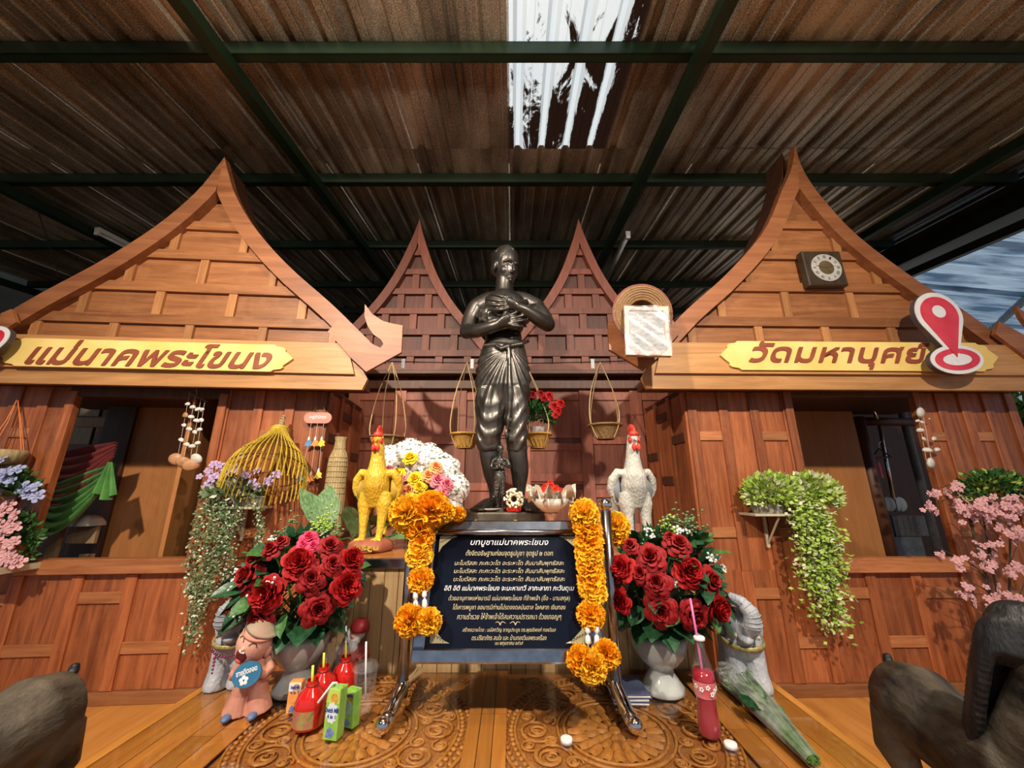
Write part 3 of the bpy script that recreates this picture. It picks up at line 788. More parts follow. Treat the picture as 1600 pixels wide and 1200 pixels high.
    d.tube([fig(768, 612, 0), fig(766, 640, -.005), fig(765, 668, -.01), fig(763, 690, -.008), fig(764, 702, 0)], [(.088, .11), (.088, .105), (.078, .095), (.072, .080), (.060, .064)], 20)
    d.tube([fig(803, 612, 0), fig(807, 640, -.005), fig(807, 668, -.01), fig(807, 690, -.008), fig(808, 703, 0)], [(.085, .11), (.072, .10), (.064, .088), (.064, .076), (.056, .062)], 20)
    # pleats falling from the knot
    def surf(px, py, off=0):
        cx = 786; hw = interp([(536, .120), (575, .158), (605, .164), (640, .16)], py) / .0038
        q = max(-1, min(1, (px - cx) / hw)); ry = interp([(536, .096), (575, .118), (640, .118)], py)
        return fig(px, py, -ry * math.sqrt(max(0, 1 - q * q)) - off)
    d.tube([fig(755, 540, -.075), fig(775, 538, -.105), fig(795, 541, -.112), fig(815, 537, -.09), fig(826, 533, -.03)], [.010, .012, .014, .012, .010], 8)
    d.tube([fig(775, 540, -.112), fig(783, 545, -.125), fig(796, 540, -.12)], [.010, .014, .012], 8)
    d.tube([fig(795, 545, -.12), fig(797, 600, -.125), fig(795, 650, -.105), fig(790, 690, -.07)], [.012, .014, .012, .006], 8)
    tr = blob(d, 'draped_trousers', BRONZEC, .0050, t, 3, world=True)
    KN = fig(796, 541, -.11) - Vector((base_c.x, 2.2, AZ)); kz = fig(786, 640, 0).z - AZ
    def folds(p):
        dx, dz = p.x - KN.x, p.z - KN.z; r = math.hypot(dx, dz)
        th = math.atan2(dx, -dz); up = max(0, min(1, (p.z - kz + .16) / .26))
        a_ = math.sin(th * 30 + 1.5 * math.sin(r * 9)) * min(1, r / .20)
        xl = -.070 if p.x < KN.x - .03 else .082
        q = p.z - 17 * (p.x - xl) ** 2 + (.55 if xl < 0 else -.5) * (p.x - xl)
        b_ = math.sin(q * 74 + 1.2 * math.sin(p.x * 40)); b_ = (abs(b_) ** .7) * (1 if b_ > 0 else -.6)
        a_ *= max(0, min(1, (KN.z - p.z - .01) / .07))
        return .0066 * a_ * up + .0055 * b_ * (1 - up)
    displace(tr.data, folds)
    return t
statue = make_statue()
# small copy between the feet of the statue
sm = thing('bronze_statuette', 'small dark statuette of the same woman standing between the big feet', 'statuette', (0, 0, 0))
smb = at(780, 793, 2.07); sc = .2
sm.matrix_basis = Matrix.Translation((smb.x, 2.07, SBZ + .012)) @ Matrix.Diagonal((sc, sc, sc, 1)) @ Matrix.Translation((0, 0, -(SBZ - AZ)))
for ch in statue.children:
    if ch.name.split('.')[0] == 'plinth': continue
    place(ch.name.split('.')[0], ch.data, sm)
MB().lathe([(.20, SBZ - AZ - .06), (.20, SBZ - AZ - .01), (.15, SBZ - AZ + .03)], 20, Matrix.Diagonal((1, .8, 1, 1))).build('statuette_base', BRONZEB, sm)

# ---- roosters
RED = plain('comb_red', (.55, .03, .02), (.75, .07, .04), .45, 0, 30, .2)
def rooster(name, label, pos, body, dark, basecol, txt, rz=0):
    t = thing(name, label, 'rooster', pos, rz, group='concrete roosters on the altar')
    b = MB(); k = .0026
    def T(pts, n=24): b.tube([((x) * k, y, z * k) for x, y, z, r in pts], [r for *_, r in pts], n)
    z0 = 16
    for sx in (-1, 1):
        T([(sx * 13, -.01, z0, .014), (sx * 14, -.005, z0 + 18, .015), (sx * 15, 0, z0 + 38, .021), (sx * 15, .005, z0 + 54, .034), (sx * 10, .01, z0 + 70, .042)])
        for a in (-.5, 0, .5): b.tube([(sx * 13 * k, -.01, z0 * k + .008), (sx * 13 * k + math.sin(a) * .04, -.01 - .045 * math.cos(a), z0 * k + .004)], [.010, .006], 8)
    T([(0, .02, z0 + 52, (.038, .045)), (0, .015, z0 + 68, (.052, .058)), (0, .005, z0 + 86, (.056, .062)), (0, 0, z0 + 102, (.050, .055)), (0, 0, z0 + 114, (.038, .042)), (0, -.005, z0 + 130, (.030, .032)), (0, -.01, z0 + 146, (.026, .028)), (0, -.012, z0 + 160, (.022, .024))], 18)
    b.ell((0, -.018, (z0 + 162) * k), (.023, .028, .026))
    b.tube([(0, -.04, (z0 + 160) * k), (0, -.062, (z0 + 155) * k)], [.010, .003], 8)   # beak
    for sx in (-1, 1):   # shoulders and spread wings
        b.tube([(sx * .035, .0, (z0 + 104) * k), (sx * .068, .012, (z0 + 106) * k), (sx * .090, .02, (z0 + 94) * k), (sx * .096, .03, (z0 + 80) * k), (sx * .088, .035, (z0 + 68) * k)], [.018, .020, .020, .017, .012], 10)
        b.tube([(sx * .080, .03, (z0 + 98) * k), (sx * .083, .035, (z0 + 74) * k), (sx * .066, .04, (z0 + 54) * k)], [(.016, .022), (.020, .018), (.010, .010)], 10)
        b.tube([(sx * .062, .042, (z0 + 100) * k), (sx * .064, .048, (z0 + 74) * k), (sx * .052, .045, (z0 + 50) * k)], [(.022, .008), (.026, .008), (.012, .008)], 10)
    for a in (-.25, 0, .25):   # tail down behind
        b.tube([(a * .06, .05, (z0 + 76) * k), (a * .2, .095, (z0 + 62) * k), (a * .3 + .02, .10, (z0 + 34) * k), (a * .3 + .02, .095, (z0 + 4) * k)], [.020, .024, .018, .012], 8)
    blob(b, 'body', body, .0032, t, 9)
    c = MB()
    for i in range(6):
        a = i / 5; c.ell((0, -.034 + .040 * a, (z0 + 174 + 6 * math.sin(2.6 * a)) * k), (.008, .013, .016))
    c.ell((0, -.03, (z0 + 168) * k), (.022, .020, .016))
    for sx in (-1, 1): c.ell((sx * .010, -.047, (z0 + 146) * k), (.009, .010, .018)); c.ell((sx * .019, -.030, (z0 + 158) * k), (.007, .014, .015))
    blob(c, 'comb', RED, .003, t, 1, label='red comb and wattles')
    for sx in (-1, 1): MB().ell((sx * .0245, -.036, (z0 + 163) * k), .0042, 8, 6).build('eye', dark, t, smooth=True)
    for sx in (-1, 1):
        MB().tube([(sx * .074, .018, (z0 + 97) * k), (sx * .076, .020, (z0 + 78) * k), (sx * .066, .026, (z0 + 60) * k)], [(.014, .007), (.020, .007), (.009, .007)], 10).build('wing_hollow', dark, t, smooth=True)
    q = MB(); q.lathe([(.074, 0), (.088, .004), (.090, .018), (.084, .036), (.070, .046), (.04, .05)], 22, Matrix.Diagonal((1.0, .95, 1, 1)), wob=lambda a, z: 1 + .05 * math.sin(3 * a + z * 60) + .03 * math.sin(7 * a))
    bs = q.build('base', basecol, t, smooth=True)
    if txt: fit_text(txt, .105, .026, GOLD, bs, Matrix.Translation((.012, -.088, .022)) @ Matrix.Rotation(R(90), 4, 'X'), bold=.02, depth=.004)
    return t
YEL = scaly('yellow_feathers', (.58, .33, .02), (.88, .60, .06), 115, .4, .5)
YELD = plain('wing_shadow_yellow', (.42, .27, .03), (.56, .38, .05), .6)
GRF = scaly('grey_feathers', (.38, .38, .35), (.66, .65, .60), 115, .6, .5)
GRD = plain('wing_grey', (.17, .19, .22), (.25, .27, .30), .6)
TERRA = plain('terracotta', (.30, .085, .045), (.42, .14, .08), .6, 0, 30, .3)
pY = gz(566, 866, AZ); rooster('rooster_figure', 'yellow painted rooster with a red comb on a lettered terracotta base', (pY.x, pY.y + .085, AZ), YEL, YELD, TERRA, 'ไวรีสูบ')
pG = gz(1003, 868, AZ); rooster('rooster_figure', 'pale grey rooster with a red comb behind roses', (pG.x + .02, pG.y + .085, AZ), GRF, GRD, plain('grey_base', (.3, .3, .28), (.4, .4, .38), .7), None, R(8))

# ---- elephants
EGREY = scaly('grey_stone', (.34, .37, .42), (.52, .55, .60), 120, .6, .3)
EGOLD = plain('collar_gold', (.30, .24, .08), (.48, .40, .16), .5, .2, 60, .5)
def elephant(label, pos, rz, mir):
    t = thing('elephant_figure', label, 'elephant', pos, rz, scale=.90, group='grey elephants at the back corners of the low table')
    b = MB()
    for sx in (-1, 1):
        b.tube([(sx * .036, -.005, 0), (sx * .036, -.005, .012), (sx * .034, 0, .05), (sx * .032, .005, .10), (sx * .028, .01, .15)], [.036, .037, .032, .033, .036], 16)
        b.tube([(sx * .036, .13, 0), (sx * .036, .13, .012), (sx * .034, .13, .06), (sx * .03, .12, .12)], [.034, .035, .031, .036], 14)
        b.ell((sx * .058, .035, .185), (.012, .030, .044), rot=Euler((0, 0, sx * .4)))     # ear
    b.ell((0, .065, .125), (.062, .10, .058), 20, 12); b.ell((0, .0, .140), (.060, .052, .050), 18, 12)
    b.ell((0, -.008, .196), (.056, .050, .056), 18, 12); b.ell((0, .008, .228), (.044, .036, .032), 16, 10)
    b.ell((0, -.045, .165), (.026, .03, .016), 12, 8)     # lower lip
    b.tube([(mir * .012, -.035, .200), (mir * .026, -.060, .220), (mir * .024, -.064, .254), (mir * .0, -.052, .282), (-mir * .026, -.045, .292), (-mir * .040, -.043, .300)], [.034, .031, .027, .022, .018, .015], 16)
    b.tube([(0, .16, .13), (.01, .172, .10), (0, .168, .06)], [.010, .007, .006], 8)
    body = blob(b, 'body', EGREY, .0036, t, 2)
    rg = MB()
    for i in range(9):     # trunk rings
        q = i / 8; c = curve_pts([(mir * .026, -.060, .220), (mir * .024, -.064, .254), (mir * .0, -.052, .282), (-mir * .026, -.045, .292)], 9)
        p = c[i]; d = (c[min(i + 1, 8)] - c[max(i - 1, 0)]).normalized(); M = frame_to(d); r = lerp(.0298, .0172, q)
        rg.tube([p + M @ Vector((r * math.cos(a), r * math.sin(a), 0)) for a in [2 * math.pi * j / 20 for j in range(21)]], .0016, 5)
    rg.build('trunk_ring', EGREY, body, smooth=True)
    cm = MB(); P = [(.066 * math.cos(a), .006 + .060 * math.sin(a), .148 - .012 * math.cos(a - 1.57 + math.pi)) for a in [2 * math.pi * j / 32 for j in range(33)]]
    cm.tube(P, [(.005, .009)] * 33, 6); cm.build('collar', EGOLD, t, smooth=True, label='gold collar')
    for sx in (-1, 1): MB().ell((sx * .042, -.040, .212), .0045, 8, 6).build('eye', BLACKST, t, smooth=True)
    IV = plain('ivory', (.6, .58, .5), (.7, .68, .6), .4)
    for sx in (-1, 1): MB().tube([(sx * .030, -.045, .178), (sx * .036, -.068, .176), (sx * .034, -.082, .186)], [.006, .005, .002], 8).build('tusk', IV, t, smooth=True)
    return t
pR = gz(1163, 1080, 0); elephant('grey elephant figure with raised trunk and gold collar beside the soda bottle', (pR.x + .025, pR.y + .015, 0), R(-16), 1)
pL = gz(342, 1076, 0); eL = elephant('grey elephant figure with raised trunk wearing a bead charm, behind the laughing doll', (pL.x + .015, pL.y + .015, 0), R(16), -1)
cb = MB(); random.seed(2)
for i in range(14): a = -2.4 + i * .13; cb.ell((.072 * math.cos(a) , .004 + .068 * math.sin(a), .132 - .02 * math.sin(math.pi * i / 13)), .0045, 8, 6)
for i in range(5): cb.ell((-.032, -.066, .112 - .011 * i), .0055 - .0005 * i, 8, 6)
cb.build('bead_charm', plain('beads', (.05, .03, .04), (.4, .05, .2), .2, 0, 200, 0), eL, smooth=True)

# ---- laughing clay doll with oval plate
CLAY = plain('pink_clay', (.48, .20, .14), (.62, .30, .22), .65, 0, 22, .25, detail=6)
CLAYF = plain('clay_face', (.66, .33, .25), (.74, .41, .32), .6, 0, 10, .05)
BLUEP = plain('blue_plate', (.025, .14, .28), (.04, .19, .35), .4, 0, 20, .1)
WHITEP = plain('white_paint', (.78, .80, .82), (.86, .88, .9), .5, 0, 40, .05)
DKP = plain('dark_paint', (.012, .010, .010), (.03, .02, .02), .5)
pd = gz(374, 1124, 0)
doll = thing('clay_doll', 'pink clay doll laughing with open mouth, holding a blue oval plate', 'figurine', (pd.x, pd.y + .03, 0), R(10), scale=.84)
b = MB()
b.tube([(-.036, 0, .004), (-.029, 0, .05), (-.018, .004, .10)], [(.040, .042), (.030, .034), (.026, .03)], 16); b.tube([(.036, 0, .004), (.029, 0, .05), (.018, .004, .10)], [(.040, .042), (.030, .034), (.026, .03)], 16)
b.tube([(0, .016, .004), (0, .014, .06), (0, .010, .11), (0, .01, .14), (0, .01, .165)], [(.050, .016), (.042, .022), (.046, .036), (.042, .034), (.026, .026)], 20)
for i in range(9): a = -2.9 + i * .33; b.ell((.050 * math.cos(a), .010 + .038 * math.sin(a), .100), (.013, .010, .008))
for sx in (-1, 1): b.tube([(sx * .036, .006, .155), (sx * .056, -.004, .125), (sx * .048, -.032, .118), (sx * .036, -.042, .128)], [.014, .014, .012, .011], 10)
blob(b, 'robe', CLAY, .003, doll, 2)
HD = Matrix.Translation((-.008, -.004, .208)) @ Euler((R(8), R(24), R(-14))).to_matrix().to_4x4()
h = MB(); h.ell((0, 0, 0), (.056, .050, .060), 24, 16); h.ell((0, -.008, -.028), (.042, .040, .036), 18, 12); h.ell((0, -.052, .002), (.006, .008, .006))
hd = place('head', bake(h, [('REMESH', dict(mode='VOXEL', voxel_size=.0028)), ('SMOOTH', dict(factor=.5, iterations=3))], 'head', CLAYF), doll, HD)
mo = MB(); mo.mi = 0
mo.ell((0, -.041, -.022), (.021, .0125, .026), 16, 10); mo.build('mouth', plain('mouth_red', (.09, .006, .012), (.15, .015, .02), .4), hd, smooth=True)
MB().ell((0, -.0515, -.006), (.012, .0045, .005), 12, 6).build('teeth', WHITEP, hd, smooth=True)
MB().ell((0, -.0500, -.038), (.011, .004, .007), 12, 6).build('tongue', plain('tongue', (.5, .08, .08), None, .4), hd, smooth=True)
for sx in (-1, 1):
    P = [(sx * (.012 + .011 * (1 - math.cos(a))), 0, .018 + .010 * math.sin(a)) for a in [math.pi * j / 8 for j in range(9)]]
    P = [(x, -.0505 * math.sqrt(max(0, 1 - (x / .056) ** 2 - (z / .060) ** 2)) - .0004, z) for x, _, z in P]
    MB().tube(P, .0014, 6).build('closed_eye', DKP, hd)
bd = MB(); bd.tube([(.0565 * math.cos(a), .0505 * math.sin(a), .034 + .004 * math.cos(a)) for a in [2 * math.pi * j / 30 for j in range(31)]], [(.004, .006)] * 31, 6)
bd.v = [(x * .86, y * .88, z) for x, y, z in bd.v]; bd.build('head_band', CLAY, hd, smooth=True)
hm = MB(); hm.ell((0, .008, .018), (.058, .050, .052), 20, 12); hm.v = [(x, y, max(z, .046)) for x, y, z in hm.v]; hm.build('hair', plain('doll_hair', (.40, .24, .18), (.34, .34, .24), .7), hd, smooth=True)
for sx in (-1, 1): MB().ell((sx * .055, .01, -.012), (.008, .014, .02)).build('ear', CLAYF, hd, smooth=True)
PM = Matrix.Translation((.004, -.056, .132)) @ Euler((R(-10), R(-12), 0)).to_matrix().to_4x4()
pl = MB(); pl.lathe([(.0, -.004), (.98, -.004), (1, 0), (.98, .004), (0, .004)], 36, Matrix.Rotation(R(90), 4, 'X') @ Matrix.Diagonal((.044, .036, 1, 1)), cap=False)
plate = pl.build('oval_plate', BLUEP, doll, smooth=False, M=PM)
fit_text('ขายดีตลอด', .062, .017, WHITEP, plate, Matrix.Translation((.0, -.0045, .011)) @ Matrix.Rotation(R(90), 4, 'X') @ Matrix.Rotation(R(4), 4, 'Z'), bold=.02)
fl = MB()
for i in range(5):
    a = 2 * math.pi * i / 5 + .3; fl.ell((-.008 + .0085 * math.cos(a), -.0046, -.014 + .0085 * math.sin(a)), (.0062, .0012, .0062), 10, 6)
fl.build('painted_flower', WHITEP, plate, smooth=True)
for sx in (-1, 1): MB().ell((sx * .038 - .004, -.044, .010), (.014, .022, .010), 12, 8).build('shoe', plain('shoe_blue', (.08, .14, .30), (.13, .20, .40), .5), doll, smooth=True)

# ---- gnome
pg = gz(543, 1046, 0)
gn = thing('garden_gnome', 'small red-hatted bearded gnome standing behind the plastic cups', 'gnome', (pg.x + .035, 1.505, 0), R(-6))
b = MB(); b.tube([(0, 0, 0), (0, 0, .02), (0, 0, .06), (0, 0, .085), (0, 0, .10)], [(.036, .03), (.038, .032), (.038, .032), (.030, .027), (.02, .02)], 18)
for sx in (-1, 1): b.tube([(sx * .028, 0, .088), (sx * .044, -.008, .062), (sx * .026, -.030, .052)], [.013, .013, .010], 10)
blob(b, 'coat', plain('gnome_red', (.25, .03, .03), (.36, .06, .05), .5), .003, gn, 2)
b = MB(); b.ell((0, -.002, .122), (.026, .024, .026)); b.ell((0, -.026, .120), (.007, .007, .006)); b.build('face', CLAYF, gn, smooth=True)
b = MB(); b.ell((0, -.020, .096), (.017, .012, .030)); b.ell((-.012, -.022, .108), (.014, .008, .010)); b.ell((.012, -.022, .108), (.014, .008, .010)); b.ell((-.022, -.008, .125), (.01, .016, .014)); b.ell((.022, -.008, .125), (.01, .016, .014))
blob(b, 'beard', plain('gnome_beard', (.55, .55, .55), (.7, .7, .7), .8, 0, 60, .6), .003, gn, 1)
MB().lathe([(.031, .132), (.032, .140), (.031, .150), (.026, .160), (.016, .168), (.005, .171)], 18, Matrix.Rotation(R(4), 4, 'Y')).build('hat', plain('gnome_hat', (.30, .012, .02), (.42, .03, .04), .5), gn, smooth=True)
for sx in (-1, 1): MB().ell((sx * .016, -.02, .009), (.013, .022, .009)).build('boot', DKP, gn, smooth=True)

# ---- weathered wooden horses
HORSE = plain('weathered_wood', (.012, .010, .009), (.15, .125, .092), .5, 0, 5, 1.0, detail=10, stretch=(1.6, .7, 1.2), bd=.03, lo=.36, hi=.70)
MANE = plain('black_mane', (.006, .007, .009), (.02, .022, .026), .5, 0, 14, .9, stretch=(4, 4, 1))
def horse(label, pos, rz, mir):
    """local +y is forwards (towards the head); stands on z=0"""
    t = thing('wooden_horse', label, 'horse', pos, rz, scale=.76, group='carved wooden horses flanking the low table')
    b = MB(); m = mir
    b.tube([(0, -.30, .50), (0, -.26, .50), (0, -.16, .51), (0, 0, .475), (0, .14, .47), (0, .24, .50), (0, .30, .52)], [(.06, .07), (.135, .15), (.155, .165), (.135, .140), (.135, .150), (.125, .15), (.07, .10)], 22)
    for sx in (-1, 1):
        b.tube([(sx * .075, -.20, .46), (sx * .095, -.22, .34), (sx * .085, -.17, .25), (sx * .085, -.24, .14), (sx * .085, -.23, .03), (sx * .085, -.215, 0)], [(.078, .11), (.062, .085), (.042, .05), (.030, .036), (.030, .034), (.040, .046)], 14)
        b.tube([(sx * .075, .20, .44), (sx * .082, .22, .32), (sx * .080, .23, .22), (sx * .080, .215, .12), (sx * .080, .22, .03), (sx * .080, .235, 0)], [(.066, .08), (.048, .058), (.034, .040), (.028, .030), (.029, .032), (.040, .046)], 14)
    b.tube([(0, .20, .50), (m * .01, .29, .63), (m * .03, .34, .77), (m * .05, .355, .90), (m * .07, .36, .95)], [(.10, .135), (.082, .125), (.070, .105), (.060, .085), (.05, .06)], 18)
    # head turned outwards
    hx = Vector((m * .80, .55, -.42)).normalized(); h0 = Vector((m * .055, .355, .92))
    pts = [h0 - hx * .03, h0 + hx * .05, h0 + hx * .13, h0 + hx * .18, h0 + hx * .225, h0 + hx * .245]
    b.tube(pts, [(.060, .065), (.066, .082), (.056, .072), (.048, .058), (.050, .058), (.036, .04)], 20)
    b.ell(h0 + hx * .03 - Vector((0, 0, .045)), (.06, .06, .06))
    for s2 in (-1, 1):
        side = Vector((-hx.y, hx.x, 0)).normalized() * s2
        b.tube([h0 + side * .035 + Vector((0, 0, .045)), h0 + side * .045 + Vector((-m * .01, 0, .085)), h0 + side * .04 + Vector((-m * .008, 0, .115))], [.018, .015, .004], 8)
    blob(b, 'body', HORSE, .0075, t, 3)
    for s2 in (-1, 1):
        side = Vector((-hx.y, hx.x, 0)).normalized() * s2; c = h0 + hx * .075 + side * .052 + Vector((0, 0, .035))
        MB().ell(c, .012, 10, 8).build('eye', DKP, t, smooth=True)
    for s2 in (-1, 1):
        side = Vector((-hx.y, hx.x, 0)).normalized() * s2; c = h0 + hx * .075 + side * .055 + Vector((0, 0, .035)); M3 = frame_to(side)
        MB().tube([c + M3 @ Vector((.022 * math.cos(a), .013 * math.sin(a), -.002)) for a in [2 * math.pi * j / 16 for j in range(17)]], .004, 6).build('eyelid', HORSE, t, smooth=True)
    mn = MB(); random.seed(7)
    C = curve_pts([(m * .075, .33, .99), (m * .02, .275, .985), (-m * .005, .235, .88), (-m * .01, .18, .74), (0, .11, .60)], 26)
    for i, p in enumerate(C):
        for sx in (-1, 1):
            q = p + Vector((sx * .05, .0, -.03)); mn.tube([p + Vector((0, .02, 0)), q, q + Vector((sx * .028, .012, -.085)), q + Vector((sx * .02, -.012, -.13))], [.020, .026, .020, .006], 8)
        mn.ell(p, (.036, .04, .036), 10, 7)
    blob(mn, 'mane', MANE, .006, t, 1)
    tl = MB(); tl.tube([(0, -.27, .60), (0, -.30, .64), (0, -.30, .665)], [.026, .020, .014], 8) 
    blob(tl, 'tail', MANE, .006, t, 1)
    return t
horse('weathered wooden horse with black mane, rump towards the pink blossoms', (1.26, 1.30, -.45), R(172), -1)
horse('weathered wooden horse whose pale rump reaches past the table corner', (-1.42, 1.22, -.45), R(180), 1)

# ================================================================= flower and leaf meshes (unit radius, facing +Z)
def petal_mat(name, c1, c2, rough=.6):
    return plain(name, c1, c2, rough, 0, 6, .1, sheen=.0, bd=.003, spec=.25)
def petal(mb, th, w, r0, r1, z0, z1, cup, curl, rnd, nu=4, nv=4):
    ph = rnd.uniform(0, 6); j1 = rnd.uniform(.9, 1.1)
    def fn(u, v):
        a = 2 * u - 1; ww = w * math.sin(math.pi * (.16 + .66 * v)) ** .7
        ang = th + a * ww; r = lerp(r0, r1 * j1, v ** .85); r -= cup * abs(a) ** 2 * r * .18
        z = lerp(z0, z1, math.sin(v * math.pi / 2)) - curl * max(0, v - .55) ** 2 * 5 + .035 * math.sin(3.5 * a + ph) * v
        r += curl * max(0, v - .6) * .5
        return (r * math.cos(ang), r * math.sin(ang), z)
    mb.grid(fn, nu, nv)
_cache = {}
def rose(m, seed=0, open_=1.0):
    k = ('rose', m.name, seed)
    if k in _cache: return _cache[k]
    rn = random.Random(seed); mb = MB()
    rings = [(2, .04, .10, -.25, .62, 1.6, 0), (3, .06, .24, -.3, .64, 1.15, .02), (4, .08, .40, -.35, .60, .95, .05), (5, .10, .60, -.42, .48, .80, .12), (6, .12, .82, -.5, .28, .70, .22), (6, .14, 1.0, -.55, .04, .70, .30)]
    off = 0
    for n, r0, r1, z0, z1, w, curl in rings:
        off += .9
        for i in range(n): petal(mb, off + 2 * math.pi * i / n, w, r0, r1 * open_, z0, z1, .8, curl, rn)
    _cache[k] = mb.mesh('rose', m, True); return _cache[k]
def peony(m, seed=0):
    k = ('peony', m.name, seed)
    if k in _cache: return _cache[k]
    rn = random.Random(seed + 40); mb = MB()
    for i in range(60):
        q = i / 59; r1 = .12 + .62 * q ** .6; th = i * 2.4
        petal(mb, th, .55 - .22 * q, .05 + .25 * q, r1, -.3, .60 - .42 * q ** 2 + rn.uniform(-.08, .06), .3, rn.uniform(-.05, .10), rn, 3, 3)
    for n, r1, z1 in ((6, .9, .18), (6, 1.02, -.02)):
        for i in range(n): petal(mb, rn.random() + 2 * math.pi * i / n, .66, .12, r1, -.55, z1, .8, .12, rn)
    _cache[k] = mb.mesh('peony', m, True); return _cache[k]
def pom(m, seed=0, flat=.75):
    k = ('pom', m.name, seed, flat)
    if k in _cache: return _cache[k]
    rn = random.Random(seed + 90); mb = MB(); N = 190
    for i in range(N):
        z = 1 - 2 * (i + .5) / N; a = i * 2.39996; s = math.sqrt(1 - z * z)
        d = Vector((s * math.cos(a), s * math.sin(a), z)); M = frame_to(d); rot = rn.uniform(0, 6.28); w = rn.uniform(.22, .32); L = rn.uniform(.86, 1.04); ph = rn.uniform(0, 6)
        def fn(u, v):
            x = (2 * u - 1) * w * (.4 + .6 * v); y = .16 * v * math.sin(ph + 5 * u) + .10 * v
            p = Vector((x * math.cos(rot) - y * math.sin(rot), x * math.sin(rot) + y * math.cos(rot), lerp(.35, L, v) + .05 * math.sin(9 * u + ph) * v))
            p = M @ p; return (p.x, p.y, p.z * flat)
        mb.grid(fn, 3, 2)
    _cache[k] = mb.mesh('pompom', m, True); return _cache[k]
def hydrangea(m, seed=0):
    k = ('hyd', m.name, seed)
    if k in _cache: return _cache[k]
    rn = random.Random(seed + 7); mb = MB(); N = 70
    for i in range(N):
        z = 1 - 1.6 * (i + .5) / N; a = i * 2.39996; s = math.sqrt(max(0, 1 - z * z)); d = Vector((s * math.cos(a), s * math.sin(a), z)); M = frame_to(d); c = d * rn.uniform(.82, 1.0)
        for q in range(4):
            t = q * math.pi / 2 + rn.random() * .4
            def fn(u, v):
                x = (2 * u - 1) * .13 * math.sin(math.pi * (.2 + .6 * v)); y = v * .22; zz = .05 * math.sin(3 * v + u * 2) + .04 * (2 * u - 1) ** 2
                return c + M @ Vector((x * math.cos(t) - y * math.sin(t), x * math.sin(t) + y * math.cos(t), zz))
            mb.grid(fn, 2, 2)
    mb.ell((0, 0, -.04), .86, 18, 12)
    _cache[k] = mb.mesh('hydrangea', m, True); return _cache[k]
def blossom(m, seed=0):
    k = ('blossom', m.name, seed)
    if k in _cache: return _cache[k]
    rn = random.Random(seed + 17); mb = MB()
    for i in range(5): petal(mb, 2 * math.pi * i / 5, .55, .08, 1, 0, .35, .4, .15, rn, 3, 3)
    for i in range(5): petal(mb, .6 + 2 * math.pi * i / 5, .5, .05, .6, .05, .45, .4, .1, rn, 2, 2)
    _cache[k] = mb.mesh('blossom', m, True); return _cache[k]
def leaf(m, wid=.5, fold=.25, droop=.35, heart=0):
    k = ('leaf', m.name, wid, fold, droop, heart)
    if k in _cache: return _cache[k]
    mb = MB()
    def fn(u, v):
        a = 2 * u - 1; w = wid * (math.sin(math.pi * min(1, v * .96 + .04)) ** .75 if not heart else (math.sin(math.pi * (.25 + .75 * v)) ** .8))
        y = v - heart * .28 * abs(a) * (1 - v) ** 2
        return (a * w * .5, y, fold * abs(a) * w * .5 - droop * v * v + .02 * math.sin(v * 16) * abs(a))
    mb.grid(fn, 6, 8)
    _cache[k] = mb.mesh('leaf', m, True); return _cache[k]
def orient(p, d, size, spin=0, up=Vector((0, 0, 1))):
    return Matrix.Translation(p) @ (frame_to(d, up) @ Matrix.Rotation(spin, 3, 'Z')).to_4x4() @ Matrix.Diagonal((size, size, size, 1))
def leaf_M(p, d, size, roll=0):
    """leaf grows along d (its local +y)"""
    d = Vector(d).normalized(); x = d.cross(Vector((0, 0, 1)))
    x = x.normalized() if x.length > 1e-3 else Vector((1, 0, 0)); z = x.cross(d)
    M = Matrix((x, d, z)).transposed() @ Matrix.Rotation(roll, 3, 'Y')
    return Matrix.Translation(p) @ M.to_4x4() @ Matrix.Diagonal((size, size, size, 1))
def sub(name, me, par, Mw, **kw): return place(name, me, par, wm(par).inverted() @ Mw, **kw)

RROSE = petal_mat('deep_red_petals', (.20, .005, .008), (.40, .018, .020))
RPEON = petal_mat('bright_red_petals', (.28, .004, .006), (.52, .015, .016))
RHOT = petal_mat('hot_pink_petals', (.75, .03, .12), (.9, .10, .22))
MARI = petal_mat('marigold_petals', (.93, .36, .008), (1, .54, .02), .55)
MARI2 = petal_mat('pale_marigold_petals', (.97, .48, .012), (1, .66, .05), .55)
WHT = petal_mat('white_petals', (.84, .85, .82), (.94, .94, .92))
YELP = petal_mat('yellow_petals', (.85, .55, .01), (.98, .74, .04))
PNKP = petal_mat('pink_petals', (.78, .16, .24), (.92, .34, .42))
MAGP = petal_mat('magenta_petals', (.62, .05, .20), (.8, .15, .32))
ORNP = petal_mat('peach_petals', (.88, .34, .10), (.97, .52, .22))
PURP = petal_mat('lilac_petals', (.40, .27, .52), (.66, .52, .74))
BLUP = petal_mat('blue_lilac_petals', (.30, .34, .62), (.52, .56, .80))
BLSP = petal_mat('pale_pink_petals', (.66, .30, .34), (.86, .55, .56))
LEAFD = plain('dark_leaf', (.012, .055, .022), (.03, .115, .045), .4, 0, 8, .2)
LEAFM = plain('mid_leaf', (.035, .12, .03), (.08, .22, .06), .45, 0, 8, .2)
LEAFL = plain('lime_leaf', (.27, .44, .05), (.52, .68, .14), .5, 0, 20, .2)
LEAFG = plain('grey_leaf', (.09, .17, .07), (.20, .30, .13), .5, 0, 20, .2)
LEAFC = plain('veined_leaf', (.06, .16, .05), (.22, .34, .17), .4, 0, 10, .3, stretch=(3, 1, 1))
STEM = plain('green_stem', (.05, .14, .02), (.10, .22, .05), .5)
VASEM = plain('marbled_ceramic', (.30, .33, .33), (.56, .59, .58), .12, 0, 7, .03, coat=.6, detail=7)

